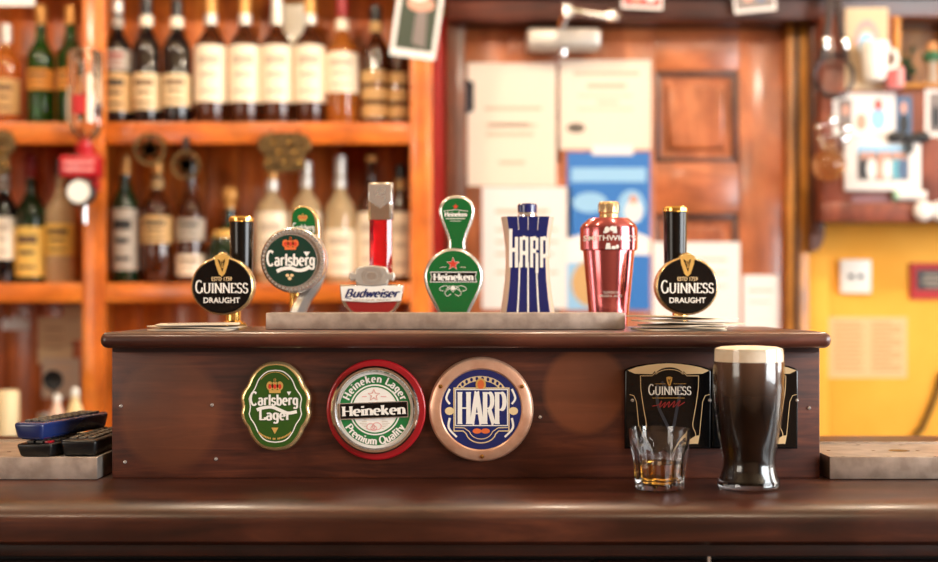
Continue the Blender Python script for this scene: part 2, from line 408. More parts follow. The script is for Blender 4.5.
M_lgreen= mat('lager_green', (44,84,26), .3, coat=.5)
M_badgeg= mat('badge_green', (28,120,62), .3, coat=.5)
M_goldp = mat('gold_paint', (222,178,98), .35, .25)
M_orange= mat('crown_orange', (224,112,60), .4)
M_redb  = mat('crown_red', (206,62,44), .4)
M_redm  = mat('red_sign_frame', (180,36,40), .6)
M_redd  = mat('red_disc', (178,22,34), .34, coat=.5)
M_redt  = mat('red_translucent', (240,22,40), .03, trans=.8, coat=.6)
M_redp  = mat('red_panel', (150,34,34), .3, coat=.5)
M_navy  = mat('navy_enamel', (16,30,98), .2, coat=.7)
M_navy2 = mat('navy_lens', (14,36,104), .16, coat=.8)
M_ink   = mat('navy_ink', (24,36,92), .5)
M_maroon= mat('maroon_metal', (200,108,112), .16, .9, coat=.4)
M_pink  = mat('faded_pink', (226,150,150), .6)
M_pgold = mat('pale_gold_ink', (214,196,150), .5)
M_tan   = mat('cream_tan', (236,204,154), .45)
M_pgp = mat('pale_gold_print', (228,206,160), .4)
M_side= mat('bright_side_metal', (242,240,236), .2, .45)
M_harpg = mat('harp_print_grey', (52,56,66), .35)
M_redink= mat('dark_red_ink', (150,40,40), .5)
M_paper = mat('cream_paper', (230,214,198), .8)
M_paperw= mat('white_paper', (230,226,224), .8)
M_inkg  = mat('grey_print', (168,156,140), .8)
M_inkl  = mat('faint_print', (196,180,160), .8)
M_inkk  = mat('black_print', (44,42,40), .7)
M_poster= mat('poster_blue', (44,112,188), .5)
M_posterl=mat('poster_pale_blue', (142,190,226), .5)
M_foam  = mottled('stout_foam', (238,216,190), (246,228,206), 90, .65, bump=.15)
M_stout = stout_mat()
M_tglass= thin_glass('thin_clear_glass', (246,248,248))
M_glass = mat('clear_glass', (255,255,255), 0.0, trans=1, ior=1.5)
M_whisky= mat('amber_whisky', (255,196,88), 0.0, trans=1, ior=1.36)
M_gclear= mat('pale_spirit_bottle', (244,214,166), .03, trans=.55, coat=.4)
M_gamber= mat('amber_spirit_bottle', (214,126,48), .03, trans=.65, coat=.4)
M_gbrown= mat('brown_bottle', (88,42,20), .04, trans=.5, coat=.5)
M_gdark = mat('dark_bottle', (20,13,14), .06, coat=.6)
M_ggreen= mat('green_bottle', (34,104,28), .05, trans=.75, coat=.5)
M_gdgreen=mat('dark_green_bottle', (18,62,34), .06, trans=.6, coat=.5)
M_cork  = mat('gold_capsule', (206,148,78), .35, .3)
M_capk  = mat('black_capsule', (24,20,22), .3, coat=.3)
M_capr  = mat('red_capsule', (150,26,30), .35)
M_capw  = mat('silver_capsule', (214,208,200), .3, .4)
M_lab   = mat('cream_label', (240,226,202), .42, coat=.35)
M_labm = mat('dull_cream_label', (216,194,154), .45, coat=.3)
M_laby  = mat('yellow_label', (228,188,92), .6)
M_labo  = mat('orange_label', (206,138,56), .6)
M_labg  = mat('grey_label', (172,160,146), .55)
M_labd  = mat('tan_label', (196,158,104), .55)
M_inkb  = mat('brown_print', (110,84,60), .7)
M_rem   = mat('remote_navy', (30,46,100), .25, coat=.5)
M_remk  = mat('remote_black', (14,14,16), .35)
M_key   = mat('rubber_keys', (88,82,74), .45)
M_candle= mat('candle_wax', (238,220,178), .5)
M_brasso= mottled('old_brass', (70,54,34), (128,100,60), 120, .4, .8, .4)
M_leather=mat('dark_leather', (48,30,26), .45)
M_iron  = mat('stirrup_iron', (60,56,60), .25, .9)

# ================================================================== the setting
YB=3.50
m=MB(); m.box(-2.8,3.0,-2.8,3.6,-.05,0,M_floor); struct('floor',m)
m=MB(); m.box(-2.8,3.0,-2.8,3.6,2.7,2.75,M_cream); struct('ceiling',m)
m=MB(); m.box(-2.8,3.0,YB,3.6,0,2.7,M_wall); struct('wall_back',m)
def side_wall(name,x0,x1,wins):
    m=MB(); y=-2.8
    for (a,b,c,d) in wins:
        m.box(x0,x1,y,a,0,2.7,M_pub); m.box(x0,x1,a,b,0,c,M_pub); m.box(x0,x1,a,b,d,2.7,M_pub); y=b
    m.box(x0,x1,y,3.6,0,2.7,M_pub); struct(name,m)
side_wall('wall_left',-2.85,-2.8,[(-1.6,-.2,1.0,2.3)])
side_wall('wall_right',3.0,3.05,[(-1.35,1.0,.95,2.6),(1.6,2.6,1.1,2.3)])  # smaller rear opening added for the fill light
m=MB(); m.box(-2.8,3.0,-2.9,-2.8,0,2.7,M_pub)
struct('wall_front',m)
def bwx(px): return WX(px,3.46)
def bwz(py): return WZ(py,3.46)
# door frame posts, head beam, trims
m=MB(); m.box(WX(446,3.42),WX(465,3.42),3.40,YB,0,2.05,M_dark,.004); struct('trim_1',m)
m=MB(); m.box(WX(431,3.45),WX(446,3.45),3.45,YB,0,2.05,M_red,.003); struct('trim_2',m)
m=MB(); m.box(WX(787,3.44),WX(809,3.44),3.435,YB,0,2.05,M_gold,.006)
m.box(WX(795,3.43),WX(799,3.43),3.43,3.44,0,2.05,M_groove); struct('trim_3',m)
m=MB(); m.box(WX(809,3.42),WX(823,3.42),3.40,YB,1.47,2.05,M_dark,.004)
m.prism([(WX(809,3.42),1.47),(WX(823,3.42),1.47),(WX(820,3.42),1.445),(WX(816,3.42),1.43),(WX(809,3.42),1.425)],3.40,YB,M_dark); struct('trim_4',m)
m=MB(); m.box(WX(791,3.47),WX(829,3.47),3.47,YB,0,1.425,M_wall,.006); struct('trim_5',m)
m=MB(); m.box(WX(446,3.36),1.45,3.36,YB,2.022,2.35,M_beam,.008); m.box(WX(446,3.34),1.45,3.335,3.37,2.075,2.12,M_beam,.006); struct('trim_6',m)

# panelled door
door=bpy.data.objects.new('door_1',None); COL.objects.link(door); door['kind']='structure'; door.location=(0,3.46,0)
x0,x1=WX(465,3.46),WX(786,3.46); z0,z1=0.01,2.02
m=MB(); 
xs=[x0,x0+.115,WX(560,3.46),WX(655,3.46),WX(739,3.46),x1]
for a,b in ((0,1),(2,3),(4,5)): m.box(xs[a],xs[b],0,.04,z0,z1,M_door,.002)
for a,b in ((.01,.24),(.82,1.0),(1.53,1.665),(1.91,2.02)):
    for c,d in ((1,2),(3,4)): m.box(xs[c],xs[d],0,.04,a,b,M_doorh,.002)
m.build('door_leaf',door)
for zz in ((.24,.82),(1.0,1.53),(1.665,1.91)):
    for c,d in ((1,2),(3,4)):
        m=MB(); a,b=xs[c],xs[d]; 
        m.box(a,b,.018,.038,zz[0],zz[1],M_door)
        for (p,q,r,s_) in ((a,a+.016,zz[0],zz[1]),(b-.016,b,zz[0],zz[1]),(a,b,zz[0],zz[0]+.016),(a,b,zz[1]-.016,zz[1])):
            m.box(p,q,.006,.03,r,s_,M_dark,.004)
        m.prism([(a+.035,zz[0]+.035),(b-.035,zz[0]+.035),(b-.035,zz[1]-.035),(a+.035,zz[1]-.035)],.004,.02,M_door,.012)
        m.build('raised_panel',door)
m=MB(); m.lathe([(.006,-.045),(.006,.045)],M_iron,14); m.box(0,.018,-.001,.001,-.04,.04,M_iron); k=m.build('hinge',door); k.location=(WX(467,3.45),-.003,WZ(96,3.45))
m=MB(); m.lathe([(.0,0),(.022,.0),(.022,.008),(.010,.012),(.010,.04),(.026,.05),(.028,.062),(.018,.074),(0,.076)],M_brass,24,axis='y'); 
k=m.build('door_knob',door); k.location=(x1-.06,0,1.02)

# ================================================================== bar counter
cnt=thing('bar_counter','long dark polished wooden bar counter with a rounded front edge','bar counter',(0,1.5,0))
m=MB(); prof=[(1.268,1.0615),(1.262,1.066)]
for k in range(9):
    a=PI*k/16; 
    prof.append((1.305-.043*math.cos(a),1.084+.018*math.sin(a)))
prof+= [(1.90,1.102),(1.90,1.0615)]
prof=[(y-1.5,z) for y,z in prof]
m.loft([[(x,y,z) for y,z in prof] for x in (-1.6,1.6)],M_top,True); m.build('countertop',cnt,50)
m=MB(); m.box(-1.6,1.6,-.214,-.19,1.046,1.0625,M_panel,.004); m.build('edge_moulding',cnt)
m=MB(); m.box(-1.6,1.6,-.19,.40,.0,1.045,M_blackm); m.build('carcass',cnt)
ed=[-1.6,-.95,-.50,WX(594,1.3)-.001,WX(711,1.3),.60,1.05,1.6]
for k in range(7):
    m=MB(); m.box(ed[k]+.0015,ed[k+1]-.0015,-.205,-.19,.08,1.040,M_panel,.003)
    m.build('front_board',cnt)
m=MB(); m.box(WX(640,1.3),WX(708,1.3),-.209,-.205,1.0525-.002,1.0545,M_silver); m.box(WX(706,1.3),WX(709,1.3),-.209,-.205,.9,1.0545,M_silver); 
m.build('metal_strip',cnt)

# raised tap box on the counter
bx0,bx1=-.397,.390; YF=1.448
tb=thing('tap_box','raised dark mahogany box with overhanging ledge that carries the beer taps','tap stand',(0,1.448,1.102))
m=MB(); m.box(bx0,bx1,0,.018,0,.1455,M_front,.0015); 
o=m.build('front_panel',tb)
m=MB(); m.box(bx0,bx0+.018,.018,.27,0,.1455,M_panel,.001); m.build('side_panel',tb)
m=MB(); m.box(bx1-.018,bx1,.018,.27,0,.1455,M_panel,.001); m.build('side_panel',tb)
m=MB(); m.box(bx0-.005,bx1+.005,-.033,.285,.1455,.163,M_ledge,.0078,4); m.build('ledge',tb)
m=MB(); m.box(bx0+.002,bx1-.002,-.004,.0,.1405,.1455,M_groove); m.build('shade_strip',tb)  # dark strip painted in for the shade line under the ledge
for (px,py) in ((121,406),(212,405),(216,459),(540,417),(809,408),(125,462)):
    m=MB(); m.lathe([(.0,.0),(.0022,0),(.0018,.0009),(.0,.0012)],M_silver,12,axis='y')
    q=m.build('screw',tb); q.location=(WX(px,YF),-.0002,WZ(py,YF)-1.102)

# drip trays
def tray(name,label,x0,x1,y0,y1,z0,h,holes=()):
    t=thing(name,label,'drip tray',((x0+x1)/2,y0,z0))
    w=(x1-x0)/2; d=y1-y0
    m=MB(); m.box(-w,w,0,.0025,0,h,M_steelw,.001); m.box(-w,w,d-.0025,d,0,h,M_steelw,.001)
    m.box(-w,-w+.0025,.0025,d-.0025,0,h,M_steel,.001); m.box(w-.0025,w,.0025,d-.0025,0,h,M_steel,.001)
    m.box(-w+.001,w-.001,.001,d-.001,0,.002,M_steel); m.build('pan',t)
    m=MB(); m.box(-w+.0026,w-.0026,.0026,d-.0026,h-.004,h-.002,M_steel)
    nx=max(2,int((2*w)/.046)); ny=max(2,int(d/.045))
    for i in range(nx):
        for j in range(ny):
            m.lathe([(.0026,0),(.0026,.0004)],M_black,12,(-w+.02+i*(2*w-.04)/(nx-1),.018+j*(d-.036)/(ny-1),h-.0023))
    for (hx,hy,hr) in holes: m.lathe([(hr,0),(hr,.0005)],M_black,20,(hx,hy,h-.0023))
    m.build('grid',t)
    return t
tray('drip_tray','long shallow steel drip tray on the ledge in front of the beer taps',-.2385,.1835,1.53,1.60,1.2655,.0195)
tray('drip_tray','steel drip tray on the counter holding the remote controls',-.80,-.409,1.433,1.615,1.1025,.0248)
tray('drip_tray','empty steel drip tray on the counter by the yellow wall',.3975,.80,1.436,1.59,1.1025,.0248,holes=((-.10,.075,.012),))

# ================================================================== badges on the box front
class Px:
    """pixel grid of one upright plane at distance D with its own origin"""
    def __init__(s,cx,D,z0): s.cx,s.D,s.z0,s.s=cx,D,z0,D/F
    def __call__(s,px,py): return ((px-s.cx)*s.s, WZ(py,s.D)-s.z0)
    def l(s,pts): return [s(*p) for p in pts]

# green and gold shield badge
D=1.44; p=Px(275,D,WZ(406,D)); t=thing('tap_badge','gold-rimmed green oval badge with a small crown, first on the box front','badge',(WX(275,D),YF-.0005,WZ(406,D)))
half=[(258,57),(310,65),(352,92),(384,130),(404,176),(424,205),(438,245),(432,290),(438,328),(424,372),(404,402),(386,442),(352,486),(308,510),(258,517)]
half=[(225+x/5.11,350+y/5.11) for x,y in half]; c0=225+258/5.11
out=smoothpts(half,3); out=out+[(2*c0-x,y) for x,y in out[-2:0:-1]]
out=ccw(p.l(out))
m=MB(); m.prism(out,-.008,0,M_paleg,.004); m.build('gold_rim',t)
m=MB(); i1=inset(out,.0042); m.poly(i1,-.0083,M_lgreen)
i2=inset(out,.0094); i3=inset(out,.0106); m.ringband(i2,i3,-.00845,M_white)
crown(m,*p(275,385.5),.0185,.0165,-.0086,M_goldp,M_redb)
m.polys(write('Carlsberg',*[q for q in (p(250.5,0)[0],p(298.5,0)[0])],p(0,405)[1],p(0,394.5)[1],.24,.12,.16,gap=.03,tall=(0,)),-.0088,M_white)
m.polys(ribbon(p.l(smoothpts([(257,410),(262,408),(272,407),(280,410),(288,413),(297,411.5)],5)),.0042,.0034),-.0087,M_white)
m.polys(write('Lager',p(259,0)[0],p(291,0)[0],p(0,419.8)[1],p(0,409.5)[1],.24,.12,.2,gap=.03),-.0089,M_white)
m.polys(write_arc('BREWED SINCE OLDEN',0,p(0,409)[1],.0375,.0026,270,.2,.12,0,top=False,wide=.9) if False else [],-.0087,M_goldp)
for k in range(23):
    a=math.radians(228+84*k/22); r=.0262
    if k in (9,12): continue
    cx,cz=r*math.cos(a),p(0,414.5)[1]+r*1.02*math.sin(a)
    m.poly(ell(cx,cz,.00075,.0013,6),-.0087,M_goldp)
m.poly([p(271.5,427.5),p(278.5,427.5),p(275,434)],-.0087,M_goldp)
m.poly([p(287,391.5),p(291.5,391.5),p(289,395.5)],-.0087,M_white)
m.line(p.l([(c,d) for c,d in ell(275,396,20,24,14,40,140)]) if False else [p(275+20*math.cos(math.radians(a)),398-26*math.sin(math.radians(a))) for a in range(45,140,6)],.0006,-.0087,M_goldp)
m.build('green_face',t)

# red disc with chrome ring and white-green face
p=Px(376,D,WZ(410,D)); t=thing('tap_badge','round red badge with chrome ring and white and green face','badge',(WX(376,D),YF-.0005,WZ(410,D)))
m=MB(); m.prism(ell(0,0,p.s*49.8,p.s*50.6,72),-.006,0,M_redd,.002); m.build('red_disc',t)
cx,cz=p(375.2,409.6); R=44*p.s
m=MB(); m.lathe([(R-.0062,0),(R,0),(R,.006),(R-.002,.0082),(R-.0045,.0082),(R-.0062,.0062)],M_chrome,72,(cx,-.006,cz),axis='y',close=True); m.build('chrome_ring',t)
m=MB(); y=-.0095
m.poly(ell(cx,cz,R-.006,R-.006,64),y,M_white)
m.poly(ell(cx,cz,R-.0085,R-.0085,64),y-.0002,M_badgeg)
m.poly(ell(cx,cz,p.s*25.5,p.s*25.5,48),y-.0004,M_white)
m.ringband(ell(cx,cz,p.s*24,p.s*24,48),ell(cx,cz,p.s*22.6,p.s*22.6,48),y-.0006,M_badgeg)
m.ringband(ell(cx,cz,p.s*36.4,p.s*36.4,48),ell(cx,cz,p.s*35.6,p.s*35.6,48),y-.0004,M_white)
m.polys(write_arc('Heineken Lager',cx,cz,p.s*27.4,p.s*7.4,90,.24,.12,.2,True,1.0),y-.0006,M_white)
m.polys(write_arc('Premium Quality',cx,cz,p.s*34.6,p.s*7.4,270,.24,.12,.2,False,1.0),y-.0006,M_white)
st=star(*p(374,395),p.s*6); m.line(st,.0007,y-.0007,M_redb,True)
m.line([p(362,396.5),p(367,396.3)],.0008,y-.0007,M_pink); m.line([p(381,396.3),p(386.5,396.5)],.0008,y-.0007,M_pink)
for (a,b,rr) in ((371,426.5,4),(377,426,4.5),(374,428,3)): m.line(p.l(ell(a,b,rr,rr*.8,14)),.0007,y-.0007,M_pink,True)
for k in range(-3,4): m.line([p(360+abs(k)*2,423+k*1.7),p(367,423+k*1.7)],.0005,y-.0007,M_inkl); m.line([p(382,423+k*1.7),p(390-abs(k)*2,423+k*1.7)],.0005,y-.0007,M_inkl)
rot=Matrix.Translation(Vector((p(374,0)[0],0,p(0,410)[1])))@Matrix.Rotation(math.radians(-2.2),4,'Y')
m.T=rot; w=p.s*34.3; h=p.s*8.2
m.prism(rrect(-w,w,-h,h,.0012),y-.0016,y-.0004,M_silver); m.poly(rrect(-w+.001,w-.001,-h+.001,h-.001,.001),y-.0018,M_black)
m.polys(write('Heineken',-w*.93,w*.93,-h*.58,h*.58,.24,.1,.3,gap=.0),y-.002,M_white)
m.T=Matrix.Identity(4); m.build('printed_face',t)

# copper-rimmed blue lens
p=Px(481.2,D,WZ(409.5,D)); t=thing('tap_badge','round blue badge with a wide copper rim and three rim screws','badge',(WX(481.2,D),YF-.0005,WZ(409.5,D)))
R=52.6*p.s; r_=39.6*p.s
m=MB(); m.lathe([(r_,0),(R-.001,0),(R,.002),(R-.001,.0062),(R-.003,.0078),(r_+.002,.0082),(r_,.0064)],M_copper,80,(0,0,0),axis='y',close=True); m.build('copper_rim',t)
for (a,b) in ((440.5,386.5),(522,386.5),(482,456.5)):
    m=MB(); m.lathe([(.0,0),(.0024,0),(.002,.0012),(0,.0016)],M_brass,14,axis='y'); m.box(-.0018,.0018,-.0019,-.0014,-.0003,.0003,M_brasso)
    q=m.build('rim_screw',t); q.location=(p(a,b)[0],-.0080,p(a,b)[1])
m=MB(); y=-.0072
m.poly(ell(0,0,r_+.0004,r_+.0004,64),y,M_navy2)
g=.0002
m.ringband([p(480.5+26*math.cos(math.radians(a)),394-18*math.sin(math.radians(a))) for a in range(0,181,6)][::1]+[p(454.5,394)],[p(480.5+20*math.cos(math.radians(a)),394-13*math.sin(math.radians(a))) for a in range(0,181,6)]+[p(460.5,394)],y-g,M_pgp)
for a in range(15,170,14):
    cx_,cz_=p(480.5+23*math.cos(math.radians(a)),394-15.5*math.sin(math.radians(a))); m.poly(ell(cx_,cz_,.0016,.0022,8),y-2*g,M_navy)
m.poly(p.l(ell(480.8,384.5,5.2,6.4,16)),y-3*g,M_goldp); m.poly(p.l(ell(480.8,384.5,3.4,4.6,14)),y-4*g,M_orange)
for (a,b) in ((449.5,411),(513.5,411)): m.poly(p.l(ell(a,b,4.6,4,12)),y-g,M_pgp)
for s_ in (-1,1):
    m.polys(ribbon(p.l(smoothpts([(480.8+s_*31,389),(480.8+s_*34.5,398),(480.8+s_*31,404)],4)),.0024,.0018),y-g,M_white)
    m.polys(ribbon(p.l(smoothpts([(480.8+s_*31,418),(480.8+s_*32,428),(480.8+s_*24,437)],4)),.0024,.0018),y-g,M_white)
m.poly(p.l([(453.5,388),(509.5,388),(509.5,432),(499,432)]+ell(481,432,17,13,12,0,180)[0:13]+[(463,432),(453.5,432)]),y-2.2*g,M_pgp) if False else None
base=[(453.5,387.5),(509.5,387.5),(509.5,431.5),(499,431.5)]+[(481+15.5*math.cos(math.radians(a)),432+11.5*math.sin(math.radians(a))) for a in range(10,171,16)]+[(463,431.5),(453.5,431.5)]
m.poly(p.l(base),y-2.2*g,M_pgp); m.poly(inset(ccw(p.l(base)),.0013),y-3*g,M_navy2)
m.line([p(455,427.5),p(464,427.8)]+[p(481+12*math.cos(math.radians(a)),429+10*math.sin(math.radians(a))) for a in range(165,14,-15)]+[p(498,427.8),p(508,427.5)],.0009,y-3.3*g,M_pgp)
m.poly(p.l([(455,389),(508,389),(508,426),(455,426)]),y-3.5*g,M_white); m.poly(p.l([(456,390),(507,390),(507,425),(456,425)]),y-4*g,M_navy2)
m.polys(write('HARP',p(457.5,0)[0],p(506,0)[0],p(0,424)[1],p(0,392)[1],.3,.045,.34,gap=-.03),y-5*g,M_white)
m.polys([p.l(ell(477,431,4.5,2.6,12)),p.l(ell(485.5,431,4.5,2.6,12))],y-4*g,M_orange)
m.build('blue_lens',t)

# two black stout panels
def stout_panel(cx,label,text):
    p=Px(cx,D,WZ(407,D)); t=thing('beer_sign',label,'sign',(WX(cx,D),YF-.0005,WZ(407,D)))
    k=lambda x,y:p(cx+(x-200)/3.746, 355+(y)/3.746)
    out=[k(38,352),k(360,352),k(362,62)]+[k(200+162*math.cos(math.radians(a))*1.0,62-32*math.sin(math.radians(a))) for a in range(12,169,12)]+[k(38,62)]
    m=MB(); m.prism(out,-.007,0,M_black,.002); m.build('panel_body',t)
    m=MB(); y=-.0073
    top=[(48,58),(80,46),(120,38),(160,33),(200,31),(240,33),(280,38),(320,46),(354,58)]
    ar=[(330,70),(268,72),(258,60)]+[(205+52*math.cos(math.radians(a)),76-30*math.sin(math.radians(a))) for a in range(15,166,15)]+[(150,60),(140,72),(75,70)]
    m.poly([k(*q) for q in top+ar],y,M_tan)
    # glass outline and its arched head
    gl=[(96,78),(98,130),(108,200),(118,262),(108,292),(106,326)]
    gl=smoothpts(gl,4)
    for s_ in (-1,1): m.line([k(205+s_*(205-a),b) for a,b in gl],.0007,y-.0002,M_tan)
    m.line([k(96,78),k(140,78),k(152,66)]+[k(205+54*math.cos(math.radians(a)),82-28*math.sin(math.radians(a))) for a in range(160,19,-10)]+[k(258,66),k(270,78),k(314,78)],.0007,y-.0002,M_tan)
    for s_ in (-1,1): m.line([k(205+s_*150,148),k(205+s_*134,152),k(205+s_*124,175),k(205+s_*112,300),k(205+s_*104,334)],.0006,y-.0002,M_tan)
    m.poly([k(300,304),k(318,300),k(312,332),k(270,334),(k(272,322))],y-.0002,M_tan)
    if text:
        # big dim harp behind the words
        for q in ([(160,110),(160,180),(185,240),(215,300)],[(250,110),(235,190),(215,300)],[(175,100),(215,140),(250,110)]):
            m.polys(ribbon([k(*r) for r in smoothpts(q,4)],.0034,.0026),y-.00015,M_harpg)
        harp(m,*k(204,99),.0068,.0105,y-.0004,M_goldp,M_black)
        m.line([k(150,108),k(190,108)],.0004,y-.0003,M_goldp); m.line([k(220,108),k(268,108)],.0004,y-.0003,M_goldp)
        x0,z0=k(126,149); x1,z1=k(286,118)
        m.polys(write('GUINNESS',x0,x1,z0,z1,.19,.07,.26,gap=.05,tall=(0,)),y-.0006,M_white)
        m.line([k(140,161),k(262,161)],.0005,y-.0003,M_goldp)
        rd=smoothpts([(140,192),(165,186),(175,172),(168,196),(190,176),(182,198),(205,174),(200,196),(225,172),(218,196),(245,170),(236,192),(262,176)],4)
        m.polys(ribbon([k(*q) for q in rd],.0011,.0007),y-.0005,M_redink)
    m.build('printed_face',t)
    for (a,b) in ((66,170),(356,170)):
        m=MB(); m.lathe([(0,0),(.0022,0),(.0017,.0012),(0,.0016)],M_silver,14,axis='y'); q=m.build('screw',t)
        x,z=k(a,b); q.location=(x,-.0068,z)
stout_panel(668.2,'black panel with white serif words and gold harp behind the whiskey tumbler',True)
stout_panel(755.4,'black panel mostly hidden behind the pint of stout',True)
# ================================================================== beer taps
ZL=1.2652
def base_flange(t, m, x=0, r=.024):
    b=MB(); b.lathe([(r,0),(r,.004),(r*.8,.008),(.014,.010)],m,28,(x,.03,0)); b.build('base_flange',t)
# --- stout taps
def stout_tap(cx,cy,hx,htop,label):
    D=1.62; t=thing('beer_tap',label,'beer tap',(WX(cx,D),D,ZL))
    p=Px(cx,D,ZL); s=p.s
    m=MB(); m.lathe([(.017,0),(.017,.005),(.0095,.009),(.0095,p(0,cy)[1])],M_brass,24,(p(hx,0)[0]*.5,.022,0)); m.build('brass_post',t)
    hxx=p(hx,0)[0]; zt=p(0,htop)[1]
    m=MB(); z0=p(0,cy+8)[1]
    m.lathe([(.0,z0),(.0128,z0),(.0138,z0+.02),(.0152,zt-.004),(.0152,zt-.003)],M_black,32,(hxx,.03,0)); h=m.build('handle',t)
    m=MB(); m.lathe([(.0154,zt-.006),(.0162,zt-.005),(.0162,zt-.001),(.014,zt+.0012),(0,zt+.0016)],M_brass,32,(hxx,.03,0)); m.build('gold_collar',h)
    # oval badge
    rx,rz=31.5*s,29.2*s; cz=p(0,cy)[1]
    out=[]
    for (a,b) in ell(0,cz,rx,rz,72):
        bump=.0055*math.exp(-(a/.0075)**4)
        out.append((a,b+(bump if b>cz else 0)))
    m=MB(); m.prism(out,-.006,.012,M_paleg,.004); m.build('gold_rim',t)
    m=MB(); y=-.0064
    m.prism(inset(ccw(out),.0022),-.0075,-.005,M_black,.0015)
    y=-.0078
    zz=p(0,cy-19.5)[1]; harp(m,0,zz+.001,.0185,.0275,y,M_goldp,M_black)
    m.polys(sans('ESTD 1759',-.0125,.0125,p(0,cy-5)[1],p(0,cy-9)[1],.01),y,M_tan)
    m.polys(write('GUINNESS',-.0325,.0325,p(0,cy+7)[1],p(0,cy-2.8)[1],.18,.07,.25,gap=.05,tall=(0,)),y,M_white)
    m.polys(sans('DRAUGHT',-.0225,.0225,p(0,cy+17)[1],p(0,cy+11.5)[1],.015),y,M_white)
    m.build('printed_face',t)
    return t
stout_tap(223,286,237.5,216,'black oval stout tap standing first in the row, beside the thin stack of mats')
stout_tap(686.5,286,679,206,'black oval stout tap with tall plain handle above the fanned beer mats')

# --- round lager tap on a curved silver leg
D=1.645; t=thing('beer_tap','round dark green tap in a studded silver ring on a curved leg','beer tap',(WX(294,D),D,ZL)); p=Px(294,D,ZL); s=p.s
base_flange(t,M_silver,x=p(292,0)[0])
m=MB(); cx,cz=p(294,260)
m.lathe([(33*s-.008,0),(33*s,.002),(33.2*s,.012),(32.6*s,.019),(31*s,.022),(27*s,.0225),(26.6*s,.020)],M_silver,64,(cx,.014,cz),axis='y')
r0=29.6*s
for k in range(46):
    a=2*PI*k/46; m.box(cx+r0*math.cos(a)-.0010,cx+r0*math.cos(a)+.0010,-.0092,-.0080,cz+r0*math.sin(a)-.0010,cz+r0*math.sin(a)+.0010,M_alu)
m.build('silver_ring',t)
m=MB(); y=-.0092; fx,fz=p(291.8,261)
m.poly(ell(fx,fz,26.8*s,26.8*s,60),y-.0002,M_silver)
m.poly(ell(fx,fz,25.8*s,25.8*s,60),y-.0004,M_dgreen)
crown(m,*p(291.5,243.5),.0205,.0165,y-.0006,M_orange,M_redb)
m.polys(write('Carlsberg',p(268,0)[0],p(316,0)[0],p(0,265.8)[1],p(0,254.2)[1],.24,.12,.16,gap=.02,tall=(0,)),y-.0008,M_white)
m.polys(ribbon(p.l(smoothpts([(278,271.5),(284,269),(292,268.5),(299,270.5),(306,269.5),(311,266.5)],5)),.0052,.0042),y-.0007,M_white)
m.poly(p.l([(304.5,252),(311,252),(307.6,257)]),y-.0008,M_white)
m.polys([p.l(ell(288.5,275.5,1.9,1.6,8)),p.l(ell(293,275.5,1.9,1.6,8)),p.l(ell(290.8,278.6,1.9,1.8,8))],y-.0008,M_tan)
m.build('green_lens',t)
leg=[(326.2,252),(326.5,262),(324,274),(317,287),(307,298),(296,308),(286,318)]
leg2=[(321,268),(314,276),(311,282),(307,292),(302,302),(298,309),(300,320)]
m=MB()
L1=smoothpts(leg,5); W=[2.5,4.0,6.5,9,11,11.5,12]
cl=smoothpts([(324.8,254),(324.2,264),(320,275.5),(312.5,287),(303.8,298),(297,311),(292,327)],5)
ww=smoothpts([(1.6,0),(3.2,0),(5.2,0),(6.8,0),(7.5,0),(8.2,0),(8.8,0)],5)
secs=[]
for i,(a,b) in enumerate(cl):
    a2,b2=cl[min(i+1,len(cl)-1)]; a1,b1=cl[max(i-1,0)]
    d=Vector((a2-a1,b2-b1)).normalized(); nx,ny=d.y,-d.x; w_=ww[i][0]
    pts=[]
    for (u,v) in ((-1,0),(-.8,.006),(0,.009),(.8,.006),(1,0),(.8,-.005),(0,-.009),(-.8,-.005)):
        x_,z_=p(a+nx*w_*u,b+ny*w_*u); pts.append((x_,.012+v,z_))
    secs.append(pts)
m.loft(secs,M_silver,True); m.build('curved_leg',t)
m=MB(); m.tube([(p(291,0)[0],.03,.005),(p(291,0)[0],.03,p(0,285)[1])],.006,M_brass,16); m.build('brass_stem',t)
hp=[(289,240),(289,216),(291,208.5),(296,205),(302,204.6),(309,207),(314.5,213),(317.5,222),(318,240)]
m=MB(); m.prism(p.l(smoothpts(hp,4)),.022,.038,M_paleg,.003); h=m.build('handle',t)
hp2=[(289.8,240),(290,217),(292,210),(296,206.7),(302,206),(307,208.5),(311,214),(313,222),(313,240)]
m=MB(); m.poly(p.l(smoothpts(hp2,4)),.0215,M_green); crown(m,*p(300.5,216),.0125,.010,.0213,M_goldp,M_orange)
m.polys(write('Carlsberg',p(290.5,0)[0],p(312.5,0)[0],p(0,229.5)[1],p(0,223.5)[1],.22,.12,.1,gap=.02,tall=(0,)),.0212,M_white)
m.polys(ribbon(p.l([(294,233),(302,232),(311,233.5)]),.002,.0018),.0213,M_white)
m.build('green_lens',h)

